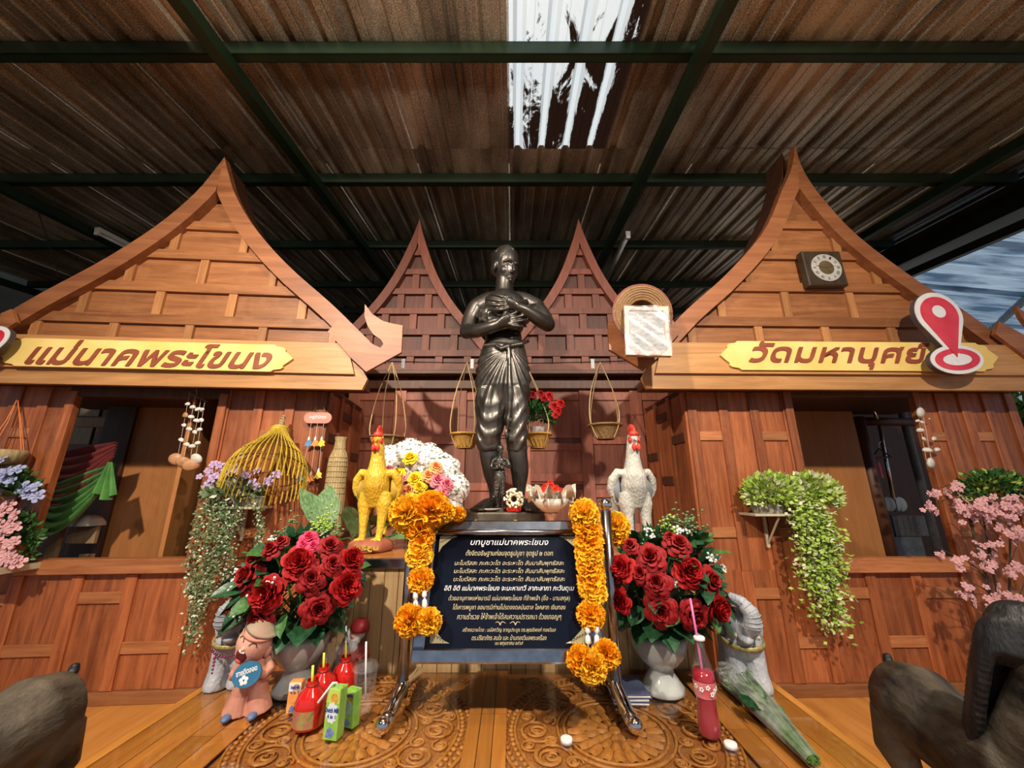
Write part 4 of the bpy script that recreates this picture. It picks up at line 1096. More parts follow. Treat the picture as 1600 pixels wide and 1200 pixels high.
# ---- red rose arrangements in footed vases
def rose_vase(label, foot, flowers, centre, seed):
    rn = random.Random(seed)
    t = thing('rose_arrangement', label, 'flower vase', (foot[0], foot[1], 0), group='red rose arrangements in marbled vases')
    MB().lathe([(.060, 0), (.066, .004), (.064, .014), (.046, .040), (.036, .058), (.040, .066), (.062, .085), (.080, .112), (.086, .140), (.084, .160), (.078, .158), (.07, .13), (.0, .10)], 32, cap=False, wob=lambda a, z: 1 + (.05 * math.cos(6 * a) if .01 < z < .03 else 0)).build('vase', VASEM, t, smooth=True)
    C = Vector(centre)
    for i, (px, py, r, kind) in enumerate(flowers):
        d0 = Vector((px - 800, py - 600, 0)); c0 = Vector(centre[3:]) if len(centre) > 3 else None
        q = at(px, py, C.y); off = q - C; dist = math.hypot(off.x, off.z)
        dep = .17 * math.sqrt(max(0, 1 - (dist / .26) ** 2))
        p = at(px, py, C.y - dep); n = (p - C).normalized(); n = (n + Vector((0, -.35, .1))).normalized()
        size = r * (p - Vector((0, 0, CAMH))).dot(Vector((0, cP, sP))) / FPX
        if kind == 'p': me = peony(RPEON, i % 2)
        elif kind == 'h': me = rose(RHOT, 1)
        elif kind == 'b': me = rose(RROSE, 2, .72)
        else: me = rose(RROSE, i % 3)
        nm = 'peony' if kind == 'p' else 'rose'
        f = sub(nm, me, t, orient(p, n, size * 1.10, rn.uniform(0, 6)))
        base = p - n * size * .5; st = MB(); low = Vector((foot[0], foot[1], .15)) + Vector((rn.uniform(-.04, .04), rn.uniform(-.03, .03), 0))
        st.tube([base, lerp(base, low, .5) + (base - C) * .1, low], .0028, 5); st.build('stem', STEM, t, world=True)
    # leaves around and collar of large leaves
    dk = MB()
    for i in range(900):
        a = rn.uniform(0, 6.28); u = rn.uniform(-.75, 1); s_ = math.sqrt(1 - u * u); d = Vector((s_ * math.cos(a), s_ * math.sin(a), u)); p = C + Vector((d.x * .165, d.y * .10, d.z * .17)) * rn.random() ** .35; x = d.orthogonal().normalized() * .012; dk.add([p, p + d * .018 + x, p + d * .042, p + d * .018 - x], [(0, 1, 2, 3)])
    dk.build('inner_foliage', LEAFD, t, world=True, kind='stuff')
    for i in range(80):
        a = rn.uniform(0, 6.28); el = rn.uniform(-.4, 1.1); d = Vector((math.cos(a) * math.cos(el), math.sin(a) * math.cos(el), math.sin(el)))
        if d.y > .25: continue
        p = C + Vector((d.x * .16, d.y * .13, d.z * .16)); dd = (d + Vector((rn.uniform(-.6, .6), rn.uniform(-.4, .2), rn.uniform(-.5, .3)))).normalized()
        sub('leaf', leaf(rn.choice((LEAFD, LEAFD, LEAFM)), .6), t, leaf_M(p, dd, rn.uniform(.055, .085), rn.uniform(-.8, .8)))
    for i in range(9):
        a = -math.pi / 2 + (i - 4) * .42; p = Vector((foot[0] + .03 * math.cos(a), foot[1] + .03 * math.sin(a), .205)); d = Vector((math.cos(a) * .8, math.sin(a) * .8, -.10 + .18 * (i % 2)))
        sub('leaf', leaf(LEAFD, .72, .2, .42), t, leaf_M(p, d, rn.uniform(.10, .125), rn.uniform(-.3, .3)))
    fl = MB(); fl2 = MB()
    for i in range(16):      # small white blossom sprigs
        a = rn.uniform(0, 6.28); el = rn.uniform(-.3, 1.2); d = Vector((math.cos(a) * math.cos(el), -abs(math.sin(a)) * math.cos(el), math.sin(el))); p = C + Vector((d.x * .19, d.y * .16, d.z * .19))
        sp = MB()
        for k in range(9): sp.ell(p + Vector((rn.gauss(0, .006), rn.gauss(0, .006), rn.gauss(0, .006))), .0042, 6, 4)
        sp.build('white_sprig', WHT, t, world=True, smooth=True, kind='stuff')
    for i in range(7):       # light green filler at the top
        p = C + Vector((rn.uniform(-.13, .13), rn.uniform(-.06, .08), .17 + rn.uniform(-.03, .05))); sp = MB()
        for k in range(26):
            q = p + Vector((rn.gauss(0, .016), rn.gauss(0, .012), rn.gauss(0, .02))); sp.ell(q, (.0055, .0055, .004), 5, 4)
        sp.build('green_sprig', rn.choice((LEAFL, LEAFG, LEAFG)), t, world=True, smooth=True, kind='stuff')
    return t
FLW_L = [(467, 879, 27, 'p'), (487, 904, 22, 'r'), (416, 928, 28, 'p'), (388, 900, 24, 'r'), (497, 952, 24, 'r'), (542, 914, 25, 'p'), (516, 853, 17, 'r'), (424, 858, 18, 'b'), (550, 874, 20, 'p'), (404, 968, 20, 'r'), (366, 954, 17, 'b'), (483, 840, 13, 'h'), (490, 852, 10, 'h'), (474, 850, 10, 'h'), (440, 846, 14, 'b'), (520, 880, 16, 'r'), (395, 875, 15, 'b')]
FLW_R = [(1016, 871, 23, 'r'), (1025, 910, 22, 'r'), (1077, 893, 26, 'p'), (1033, 955, 24, 'r'), (1086, 963, 23, 'r'), (971, 888, 22, 'p'), (967, 938, 20, 'p'), (1060, 850, 20, 'r'), (985, 852, 16, 'b'), (1110, 908, 21, 'r'), (1122, 952, 23, 'p'), (1046, 838, 11, 'b'), (1000, 895, 16, 'r')]
vl = gz(452, 1086, 0); vr = gz(1044, 1090, 0)
cl = at(462, 918, 1.42); cr = at(1042, 912, 1.42)
rose_vase('red rose arrangement in a marbled vase beside the laughing doll', (vl.x, 1.40), FLW_L, cl, 3)
rose_vase('red rose arrangement in a marbled vase beside the soda bottle', (vr.x, 1.40), FLW_R, cr, 4)

# ---- steel sign stand with the prayer plaque
NAVY = plain('navy_plaque', (.003, .004, .010), (.006, .008, .018), .07, 0, 4, 0, spec=.35)
IVORY = plain('gold_lettering', (.58, .50, .28), (.68, .60, .36), .45, 0, 30, .02)
SILV = plain('white_lettering', (.80, .80, .80), (.88, .88, .88), .45, 0, 30, .02)
PX0, PX1, PYP = -.315, .300, 1.295
ss = thing('sign_stand', 'polished steel sign stand holding a dark blue prayer plaque', 'sign', ((PX0 + PX1) / 2, PYP, 0))
for x in (PX0, PX1):
    post = MB().tube([(x, PYP, .03), (x, PYP, .535)], .0165, 16).build('post', STEEL, ss, world=True, smooth=True)
    MB().ell((x, PYP, .553), .0215, 20, 12).build('ball_finial', CHROME, ss, world=True, smooth=True)
    MB().tube([(x, PYP, .07), (x, PYP - .01, .052), (x * 1.03, 1.21, .024), (x * 1.045, 1.178, .020)], [.0165, .0175, .018, .018], 16).build('front_foot', CHROME, ss, world=True, smooth=True)
    MB().ell((x * 1.046, 1.176, .0205), .0195, 16, 10).build('foot_cap', CHROME, ss, world=True, smooth=True)
    MB().tube([(x, PYP, .075), (x, PYP + .02, .05), (x * .98, 1.48, .018)], .0155, 14).build('rear_foot', CHROME, ss, world=True, smooth=True)
top_c, bot_c = Vector((-.012, 1.322, .500)), Vector((-.012, 1.205, .145))
upv = (top_c - bot_c); PLH = upv.length; upv.normalize(); PM4 = Matrix.Translation((top_c + bot_c) / 2) @ Matrix((Vector((1, 0, 0)), upv, Vector((1, 0, 0)).cross(upv))).transposed().to_4x4()
pan = place('panel', None, ss); pan.name = 'plaque_panel'; pan.matrix_basis = wm(ss).inverted() @ PM4
hw, hh, fw = .262, PLH / 2, .034
MB().box(-hw + .005, hw - .005, -hh + .005, hh - .005, -.012, .002).build('plaque', NAVY, pan)
for nm, q in (('frame_rail', (-hw, hw, hh - fw, hh)), ('frame_rail', (-hw, hw, -hh, -hh + fw)), ('frame_stile', (-hw, -hw + fw, -hh + fw, hh - fw)), ('frame_stile', (hw - fw, hw, -hh + fw, hh - fw))):
    mb = MB(); x0, x1, y0, y1 = q; mb.bbox(x0, x1, -.012, .016, y0, y1, .004); mb.v = [(x, z, -y + .004) for x, y, z in mb.v]; mb.build(nm, STEEL, pan)
mb = MB(); mb.tube([(PX0, PYP, .47), (PX1, PYP, .47)], .009, 10); mb.build('pivot_rod', STEEL, ss, world=True, smooth=True)
lines = [('บทบูชาแม่นาคพระโขนง', .245, .026, SILV, .122), ('ตั้งจิตอธิษฐานก่อนจุดธูปบูชา จุดธูป ๒ ดอก', .270, .022, IVORY, .090), ('นะโมตัสสะ ภะคะวะโต อะระหะโต สัมมาสัมพุทธัสสะ', .335, .018, IVORY, .062), ('นะโมตัสสะ ภะคะวะโต อะระหะโต สัมมาสัมพุทธัสสะ', .335, .018, IVORY, .040), ('นะโมตัสสะ ภะคะวะโต อะระหะโต สัมมาสัมพุทธัสสะ', .335, .018, IVORY, .018),
         ('อิติ อิติ แม่นาคพระโขนง จะมะหาเทวี ลาภะลาภา ภะวันตุเม', .385, .020, SILV, -.006), ('ด้วยอานุภาพแห่งบารมี แม่นาคพระโขนง ที่ข้าพเจ้า (ชื่อ - นามสกุล)', .355, .018, IVORY, -.032), ('ได้เคารพบูชา ขอบารมีท่านโปรดจงดลบันดาล โชคลาภ เงินทอง', .325, .018, IVORY, -.055), ('ความร่ำรวย ให้ข้าพเจ้าได้สมความปรารถนา ด้วยเทอญๆ', .298, .019, IVORY, -.078),
         ('สร้างถวายโดย : มนัสกวิญ ชาญประยูร ดร.พุฒธิพงศ์ ทองวิมล', .262, .014, IVORY, -.110), ('ดร.ปรียาภัทร สมใจ และ บ้านทองวิมลพระเครื่อง', .208, .013, IVORY, -.127), ('๑๓ พฤษภาคม ๒๕๖๕', .078, .010, IVORY, -.142)]
for tx, w, h, m, y in lines:
    fit_text(tx, w, h, m, pan, Matrix.Translation((.004, y, .0026)), shear=.25, bold=-.004 if m is IVORY else .004)
for sx in (-1, 1):
    mb = MB(); mb.tube([(sx * (.006 + .030 * t + .004 * math.sin(6 * t)), -.094 + .004 * math.sin(9 * t), .003) for t in [i / 14 for i in range(15)]], [.0006 + .0008 * math.sin(math.pi * i / 14) for i in range(15)], 5); mb.build('flourish', IVORY, pan)
    for sy in (-1, 1):     # corner ornaments
        cxx, cyy = sx * (hw - fw - .012), sy * (hh - fw - .012); mb = MB()
        mb.prism([(cxx, cyy), (cxx - sx * .055, cyy), (cxx - sx * .040, cyy - sy * .006), (cxx - sx * .030, cyy - sy * .013), (cxx - sx * .020, cyy - sy * .022), (cxx - sx * .010, cyy - sy * .030), (cxx, cyy - sy * .048)], .002, .0030, axis='z')
        o = mb.build('corner_ornament', IVORY, pan)
        for k in range(5):
            px_, py_ = cxx - sx * (.006 + .008 * k), cyy - sy * (.030 - .0055 * k) * .6
            MB().tube([(px_ + (.0045 - .0006 * j) * math.cos(j * .8), py_ + (.0045 - .0006 * j) * math.sin(j * .8), .0032) for j in range(7)], .0008, 5).build('curl', NAVY, o)

# ---- marigold garlands
TAS = plain('tassel_white', (.75, .76, .76), (.88, .88, .88), .5)
def garland(label, Y, poms, tassels, group='marigold garlands on the sign stand'):
    p0 = at(*poms[0][:2], Y); t = thing('marigold_garland', label, 'garland', (p0.x, Y, p0.z), group=group); prev = None
    for i, (px, py, r, fl) in enumerate(poms):
        dep = lerp(Y, Y - .115, max(0, min(1, (py - 830) / 210))) + (.02 if r < 16 else 0); p = at(px, py, dep); sz = r * (p - Vector((0, 0, CAMH))).dot(Vector((0, cP, sP))) / FPX
        n = Vector((.25 * math.sin(i * 2.1), -.6, .6 if fl < .7 else .2)).normalized() if fl < .7 else Vector((.3 * math.sin(i * 1.7), -1, .35 * math.cos(i))).normalized()
        sub('marigold', pom(MARI if i % 3 else MARI2, i % 3, fl), t, orient(p, n, sz, i))
        if prev is not None: MB().tube([prev, p], .0018, 5).build('thread', STEM, t, world=True)
        prev = p
    for (px, py, py2) in tassels:
        yy = lerp(Y, Y - .115, max(0, min(1, (py - 830) / 210))); a, b = at(px, py, yy - .005), at(px + 1, py2, yy - .02); L = (b - a).length; M = Matrix.Translation(a) @ frame_to(b - a).to_4x4(); mb = MB()
        mb.lathe([(.001, 0), (.006, .05 * L), (.008, .28 * L), (.003, .36 * L), (.0025, .42 * L)], 8, M); mb.lathe([(.003, .42 * L), (.0065, .5 * L), (.0085, .78 * L), (.003, .86 * L), (.002, L)], 8, M)
        mb.build('tassel', TAS, t, world=True, smooth=True, label='white tassel')
    return t
garland('marigold garland with a fat double bloom over the post nearer the yellow rooster', 1.262, [(637, 802, 30, .9), (674, 796, 29, .9), (656, 822, 27, .75), (694, 800, 18, .8), (716, 803, 12, .8), (659, 846, 21, .6), (655, 868, 22, .6), (657, 906, 21, .75), (640, 969, 24, .8), (670, 971, 21, .8)], [(649, 924, 958), (663, 922, 955)])
garland('long marigold garland with triple bottom bloom over the post nearer the grey rooster', 1.262, [(913, 803, 24, .8), (918, 825, 24, .6), (920, 847, 24, .6), (921, 866, 23, .6), (922, 886, 23, .6), (924, 905, 23, .6), (926, 922, 23, .6), (923, 961, 22, .75), (906, 1030, 22, .8), (926, 1042, 25, .8), (947, 1022, 22, .8)], [(918, 978, 1012), (932, 976, 1014)])
garland('small marigold loop hung behind the steel ball by the grey rooster', 1.335, [(962, 822, 22, .9), (966, 838, 16, .8), (950, 850, 8, .8), (938, 848, 8, .8)], [(949, 826, 846)])

# ---- bronze plinth offerings
sau = at(772, 795, 2.05)
so = MB().lathe([(.0, .003), (.03, .003), (.055, .012), (.058, .014), (.056, .016), (.03, .007), (0, .006)], 24, Matrix.Translation((sau.x - .025, 2.06, SBZ)), cap=False).build('saucer', plain('white_ceramic', (.62, .62, .6), (.72, .72, .7), .2), smooth=True)
tag(so, 'small white saucer at the foot of the bronze statuette', 'saucer')
jc = at(803, 784, 2.02)
jg = thing('jasmine_garland', 'small ring garland of cream jasmine buds with red flowers beneath', 'garland', (jc.x, 2.02, SBZ))
rn = random.Random(1); mb = MB()
for i in range(150):
    a = rn.uniform(0, 6.28); b_ = rn.uniform(0, 6.28); r = .034 + .014 * math.cos(b_); mb.ell((r * math.cos(a), .014 * math.sin(b_), .062 + r * math.sin(a)), (.0062, .0062, .0062), 6, 4)
mb.build('jasmine_ring', petal_mat('jasmine', (.75, .72, .50), (.88, .86, .68)), jg, smooth=True)
for i in range(4): place('red_bloom', pom(petal_mat('red_bloom', (.7, .04, .02), (.85, .1, .06)) if i == 0 else bpy.data.materials['red_bloom'], 0), jg, orient(Vector((-.024 + .016 * i, -.006, .013)), Vector((0, -1, .3)), .013, i))
# lotus bowl
lb = at(858, 818, 1.93)
bo = thing('lotus_bowl', 'pearly lotus-petal bowl on a copper stem heaped with red flowers', 'bowl', (lb.x + .01, 1.93, AZ))
PEARL = plain('pearl_glaze', (.66, .60, .50), (.82, .78, .70), .18, .1, 9, .1, coat=.5)
hz = at(858, 800, 1.93).z - AZ
MB().lathe([(.055, 0), (.055, .006), (.03, .015), (.022, .05), (.022, hz - .03), (.034, hz - .01), (.03, hz)], 20).build('stem', plain('copper', (.5, .26, .18), (.62, .36, .27), .3, .6, 12, .05), bo, smooth=True)
MB().lathe([(.02, hz - .004), (.045, hz + .004), (.075, hz + .03), (.092, hz + .062), (.088, hz + .06), (.07, hz + .035), (0, hz + .012)], 28, cap=False).build('cup', PEARL, bo, smooth=True)
rn = random.Random(3)
for i in range(12):
    mb = MB(); petal(mb, 2 * math.pi * i / 12, .42, .03, .122 if i % 2 else .108, hz, hz + (.108 if i % 2 else .085), .2, .012, rn, 4, 5); mb.v = [(x * 1, y * 1, z) for x, y, z in mb.v]; mb.build('petal', PEARL, bo, smooth=True)
RB = petal_mat('scarlet_bloom', (.72, .03, .015), (.92, .09, .05))
for i in range(15):
    a = i * 2.4; r = .054 * math.sqrt(i / 15); place('red_bloom', rose(RB, i % 2), bo, orient(Vector((r * math.cos(a), r * math.sin(a), hz + .135 - r * .7)), Vector((r * math.cos(a) * 9, r * math.sin(a) * 9 - .3, 1)), .019, i))

# ---- mixed bouquet with white hydrangeas
bq = at(655, 800, 1.92)
mbq = thing('mixed_bouquet', 'bouquet of white hydrangeas with yellow, pink and peach roses beside the statue', 'bouquet', (bq.x, 1.92, AZ))
MB().lathe([(.05, 0), (.06, .01), (.055, .05), (.065, .10), (.06, .11), (0, .10)], 20, cap=False).build('vase', VASEM, mbq, smooth=True)
for i, (px, py, r) in enumerate(((612, 722, 27), (640, 712, 27), (668, 718, 26), (692, 735, 27), (706, 762, 26), (700, 788, 22), (606, 748, 20), (650, 735, 26))):
    p = at(px, py, 1.93); sub('hydrangea', hydrangea(WHT, i % 3), mbq, orient(p, Vector(((px - 655) / 60, -.8, (760 - py) / 70)), r * 2.02 / FPX * .93, i))
for i, (px, py, r, m) in enumerate(((641, 715, 12, YELP), (596, 741, 12, YELP), (621, 740, 12, YELP), (648, 748, 13, YELP), (655, 760, 12, YELP), (606, 735, 10, PNKP), (614, 756, 11, PNKP), (622, 766, 10, MAGP), (684, 749, 13, PNKP), (698, 756, 12, PNKP), (691, 770, 11, PNKP), (690, 782, 10, PNKP), (640, 764, 11, ORNP), (633, 776, 10, ORNP), (669, 742, 11, ORNP), (681, 729, 11, ORNP), (630, 745, 8, PNKP))):
    p = at(px, py, 1.83); sub('rose', rose(m, i % 3, .9), mbq, orient(p, Vector(((px - 652) / 80, -1, (760 - py) / 60 + .25)), r * 1.80 / FPX * 1.12, i))
rn = random.Random(6)
for i in range(60):
    px, py = rn.uniform(602, 712), rn.uniform(748, 815); p = at(px, py, 1.88 + rn.uniform(-.02, .05)); d = Vector((rn.uniform(-1, 1), -.7, rn.uniform(-.6, .7)))
    sub('leaf', leaf(rn.choice((LEAFD, LEAFM, LEAFD)), .5), mbq, leaf_M(p, d, rn.uniform(.04, .075), rn.uniform(-1, 1)))
for i in range(14):
    a = rn.uniform(0, 6.28); MB().tube([(.03 * math.cos(a), .03 * math.sin(a), .08), (.07 * math.cos(a), .06 * math.sin(a), .2), (.12 * math.cos(a), .05 * math.sin(a) - .02, .26)], .003, 5).build('stem', STEM, mbq)

# ---- broad-leaved plant behind the yellow rooster
cp = at(560, 850, 1.86)
cal = thing('caladium_plant', 'broad pale-veined green leaves behind the yellow rooster', 'plant', (cp.x, 1.88, AZ))
for (px, py, L, dx, dz, ro) in ((496, 775, .19, .45, -.6, .2), (560, 832, .15, -.1, .6, 0), (612, 838, .13, .6, .1, .3), (588, 820, .11, .5, .4, -.3), (520, 845, .12, -.4, .3, .1), (630, 815, .10, .6, .5, .1)):
    p = at(px, py, 1.80); d = Vector((dx, -.35, dz)); sub('leaf', leaf(LEAFC, .85, .18, .15, 1), cal, leaf_M(p, d, L, ro))
    MB().tube([(cp.x, 1.88, AZ + .005), lerp(Vector((cp.x, 1.88, AZ)), p, .5) + Vector((0, .02, .02)), p], .004, 6).build('stalk', STEM, cal, world=True)

# ================================================================= things fixed to the houses
def onwall(H, px, py, d):
    M = wm(H); n = M.to_3x3() @ Vector((0, 1, 0)); q = M @ Vector((0, d, 0)); r = ray(px, py); o = Vector((0, 0, CAMH))
    return o + r * ((q - o).dot(n) / r.dot(n))
def loc(H, px, py, d): return wm(H).inverted() @ onwall(H, px, py, d)
def rotH(H): return wm(H).to_3x3().to_4x4()
SIGNY = plain('yellow_sign_paint', (.82, .60, .17), (.92, .72, .28), .5, 0, 5, .03)
SIGNT = plain('brown_lettering', (.24, .055, .025), (.32, .085, .04), .5)
def calligraphy(txt, w, h, par, M, mat_):
    me = text_mesh(txt, 1, mat_, .004, .32, .004); xs = [v.co.x for v in me.vertices]; ys = [v.co.y for v in me.vertices]
    x0, x1, y0, y1 = min(xs), max(xs), min(ys), max(ys); mb = MB(); me.transform(Matrix.Diagonal((w / (x1 - x0), h / (y1 - y0), 1, 1)) @ Matrix.Translation((-(x0 + x1) / 2, -(y0 + y1) / 2, 0)))
    V = [v.co.copy() for v in me.vertices]; Fc = [tuple(p.vertices) for p in me.polygons]
    for k in range(5):      # broad-nib stroke: the letter swept along the pen angle
        o = Vector((.0020, .0030, 0)) * (k - 2); mb.add([p + o + Vector((0, 0, .00006 * k)) for p in V], Fc)
    return mb.build('lettering', mat_, par, M=M)
def name_board(H, label, u0, u1, z0, z1, txt, tu0, tu1, tz0, tz1):
    zc = (z0 + z1) / 2; hh = (z1 - z0) / 2; d = -.2175
    t = thing('name_board', label, 'sign', wm(H) @ Vector(((u0 + u1) / 2, d, zc + .45)), 0, group='yellow name boards on the houses'); t.matrix_basis = Matrix.Translation(t.matrix_basis.translation) @ rotH(H)
    L = (u1 - u0) / 2; e = []
    prof = [(0, 0), (.018, .018), (.05, .045), (.048, .058), (.062, .068), (.10, .074), (.115, hh)]
    prof = [(a, b * hh / .085 if b < hh else hh) for a, b in prof]
    pol = [(-L + a, b) for a, b in prof] + [(L - a, b) for a, b in prof[::-1]] + [(L - a, -b) for a, b in prof[1:]] + [(-L + a, -b) for a, b in prof[:0:-1]]
    MB().prism(pol, -.006, .006).build('board', SIGNY, t)
    calligraphy(txt, tu1 - tu0, tz1 - tz0, t, Matrix.Translation(((tu0 + tu1) / 2 - (u0 + u1) / 2, -.0068, (tz0 + tz1) / 2 - zc)) @ Matrix.Rotation(R(90), 4, 'X'), SIGNT)
    return t
name_board(HL, 'yellow name board lettered in brown on the house with cloth in its window', -1.73, -.14, 1.262, 1.428, 'แม่นาคพระโขนง', -1.56, -.26, 1.278, 1.418)
name_board(HR, 'yellow name board lettered in brown under the square clock', .135, 1.83, 1.280, 1.462, 'วัดมหาบุศย์', .30, 1.42, 1.292, 1.455)

# ---- map-pin signs
PWH = plain('pin_white', (.72, .74, .80), (.80, .82, .88), .35); PRD = plain('pin_red', (.58, .02, .04), (.70, .05, .08), .22, 0, 8, .05, coat=.4); PEDG = plain('foam_edge', (.06, .05, .06), (.1, .08, .08), .7)
def pin_sign(label, P, ang, H):
    t = thing('map_pin_sign', label, 'sign', P, group='red and white location pin signs'); t.matrix_basis = Matrix.Translation(P) @ rotH(H) @ Matrix.Rotation(ang, 4, 'Y')
    def drop(r, top, tip):
        pts = [(r * math.cos(a), top + r * math.sin(a)) for a in [R(-28) + R(236) * i / 26 for i in range(27)]]; return pts + [(-r * .42, lerp(top, tip, .62)), (0, tip), (r * .42, lerp(top, tip, .62))]
    def oval(rx, ry, cz): return [(rx * math.cos(a), cz + ry * math.sin(a)) for a in [2 * math.pi * i / 36 for i in range(36)]]
    b1 = MB(); b1.prism(oval(.158, .088, 0), -.002, .026); b1.build('base_back', PEDG, t); b2 = MB(); b2.prism(drop(.142, .285, -.02), -.004, .024); b2.build('pin_back', PEDG, t)
    MB().prism(oval(.158, .088, 0), -.006, -.002).build('base_white', PWH, t); MB().prism(drop(.142, .285, -.02), -.008, -.004).build('pin_white', PWH, t)
    mb = MB(); o = oval(.135, .066, 0); i_ = oval(.088, .036, 0); v = [(x, -.0085, z) for x, z in o] + [(x, -.0085, z) for x, z in i_] + [(x, -.006, z) for x, z in o] + [(x, -.006, z) for x, z in i_]
    for k in range(36):
        j = (k + 1) % 36; mb.f += [(k, j, 36 + j, 36 + k), (j, k, 72 + k, 72 + j), (36 + k, 36 + j, 108 + j, 108 + k)]
    mb.v = v; mb.m = [0] * len(mb.f); mb.build('red_ring', PRD, t)
    MB().prism(drop(.112, .285, .012), -.0125, -.008).build('red_drop', PRD, t)
    MB().lathe([(0, -.0135), (.040, -.0135), (.040, -.0125)], 24, Matrix.Translation((0, 0, .300)) @ Matrix.Rotation(R(90), 4, 'X') @ Matrix.Diagonal((1, 1, -1, 1)), cap=False).build('white_dot', PWH, t)
    MB().tube([(0, .02, .1), (0, .075, .1)], .012, 8).build('bracket', W_FAS, t)
    return t
pin_sign('red and white location pin sign on the eave near the clock', onwall(HR, 1494, 562, -.30), R(-5), HR)
pin_sign('red and white location pin sign over the window draped with cloth', onwall(HL, -34, 540, -.30), R(-34), HL)

# ---- square wall clock
ck = onwall(HR, 1287, 420, -.185)
clk = thing('wall_clock', 'square dark wooden wall clock with silver dial on the gable', 'clock', ck); clk.matrix_basis = Matrix.Translation(ck) @ rotH(HR) @ Matrix.Rotation(R(-1), 4, 'Y')
CKW = wood('clock_timber', (.020, .014, .010), (.07, .05, .03), 'z', .4, 3, .0)
MB().bbox(-.128, .128, -.012, .04, -.125, .125, .006).build('case', CKW, clk)
DM = Matrix.Rotation(R(90), 4, 'X'); DM0 = Matrix.Translation((.006, -.012, 0)) @ DM
MB().lathe([(.050, .0005), (.050, .004), (.098, .004), (.098, .0005)], 48, DM0, cap=False).build('silver_dial', plain('brushed_silver', (.55, .55, .53), (.78, .78, .75), .3, .35, 8, .05, stretch=(1, 1, 6)), clk)
MB().lathe([(0, .003), (.050, .003), (.050, .0005)], 36, DM0, cap=False).build('inner_dial', plain('dial_brown', (.08, .06, .03), (.14, .11, .06), .4), clk)
GD = plain('brass', (.70, .52, .20), (.82, .64, .28), .25, .9)
NUM = ['XII', 'I', 'II', 'III', 'IIII', 'V', 'VI', 'VII', 'VIII', 'IX', 'X', 'XI']
for i, s_ in enumerate(NUM):
    a = i * math.pi / 6; fit_text(s_, .008 * max(1.4, len(s_) * .75), .020, DKP, clk, DM0 @ Matrix.Rotation(-a, 4, 'Z') @ Matrix.Translation((0, .078, .0045)))
for nm, L, w, a in (('hour_hand', .048, .006, 143), ('minute_hand', .075, .0045, 282), ('second_hand', .070, .0012, 78)):
    q = R(a); MB().prism([(-w * .4, -.012), (w * .4, -.012), (w, L * .55), (0, L), (-w, L * .55)], .005, .0065, DM0 @ Matrix.Rotation(-q, 4, 'Z'), axis='z').build(nm, GD, clk)

# ---- straw hat and wrapped picture frame on the hooked gable end
STRAW = plain('straw', (.16, .075, .028), (.32, .17, .065), .6, 0, 90, .6)
hp = onwall(HR, 1004, 489, -.355)
hat = thing('straw_hat', 'woven straw hat hung brim-forward above the wrapped picture frame', 'hat', hp, rot=Euler((R(98), R(4), 0)), scale=.92)
MB().lathe([(.085, .0), (.10, .004), (.15, .012), (.182, .002), (.185, .0), (.180, -.006), (.15, .004), (.10, -.004), (.088, -.006), (.080, -.06), (.06, -.10), (0, -.11)], 40, cap=False).build('crown_and_brim', STRAW, hat, smooth=True)
for r in (.105, .120, .135, .150, .165): MB().tube([(r * math.cos(a), r * math.sin(a), .014 - abs(r - .145) * .2) for a in [2 * math.pi * i / 40 for i in range(41)]], .0028, 5).build('woven_ring', plain('pale_straw', (.24, .13, .045), (.40, .25, .10), .6) if r == .105 else bpy.data.materials['pale_straw'], hat, smooth=True)
MB().tube([(.184 * math.cos(a), .184 * math.sin(a), 0) for a in [2 * math.pi * i / 48 for i in range(49)]], .005, 6).build('brim_binding', plain('binding', (.20, .06, .06), (.3, .1, .09), .6), hat, smooth=True)
MB().tube([(-.085, -.01, .0), (-.05, .012, .02), (0, .022, .026), (.05, .010, .02), (.085, -.012, .0)], [(.004, .014)] * 5, 8).build('chin_band', plain('band_cloth', (.52, .38, .2), (.64, .5, .3), .7), hat, smooth=True)
fp = onwall(HR, 1011, 517, -.405)
fr = thing('wrapped_picture', 'picture frame wrapped in clear plastic hanging below the straw hat', 'picture', fp); fr.matrix_basis = Matrix.Translation(fp) @ rotH(HR) @ Euler((R(-3), R(3), R(-5))).to_matrix().to_4x4()
PAPER = plain('grey_print', (.20, .22, .26), (.48, .49, .50), .6, 0, 22, .05, stretch=(1, 1, 2.4)); FRM = plain('pink_gilt_frame', (.45, .22, .28), (.74, .68, .52), .5, 0, 26, .2); CREAM = plain('cream_corner', (.66, .60, .42), (.74, .68, .5), .5)
fw_, fh_ = .120, .148
MB().box(-fw_ + .02, fw_ - .02, .0, .006, -fh_ + .02, fh_ - .02).build('print', PAPER, fr)
for q in ((-fw_, fw_, fh_ - .026, fh_), (-fw_, fw_, -fh_, -fh_ + .026)): MB().bbox(q[0], q[1], -.008, .024, q[2], q[3], .004).build('frame_rail', FRM, fr)
for q in ((-fw_, -fw_ + .026), (fw_ - .026, fw_)): MB().bbox(q[0], q[1], -.008, .024, -fh_ + .026, fh_ - .026, .004).build('frame_stile', FRM, fr)
for sx in (-1, 1):
    for sy in (-1, 1): MB().prism([(sx * fw_, sy * fh_), (sx * (fw_ - .055), sy * fh_), (sx * fw_, sy * (fh_ - .055))], -.0095, -.008).build('corner', CREAM, fr)
mb = MB(); mb.grid(lambda u, v: ((2 * u - 1) * (fw_ + .004), -.013 - .004 * math.sin(9 * u + 14 * v) * math.sin(math.pi * u), (2 * v - 1) * (fh_ + .004)), 14, 16); mb.build('plastic_wrap', film('clear_wrap', (.5, .52, .55), .22, .22), fr, smooth=True)

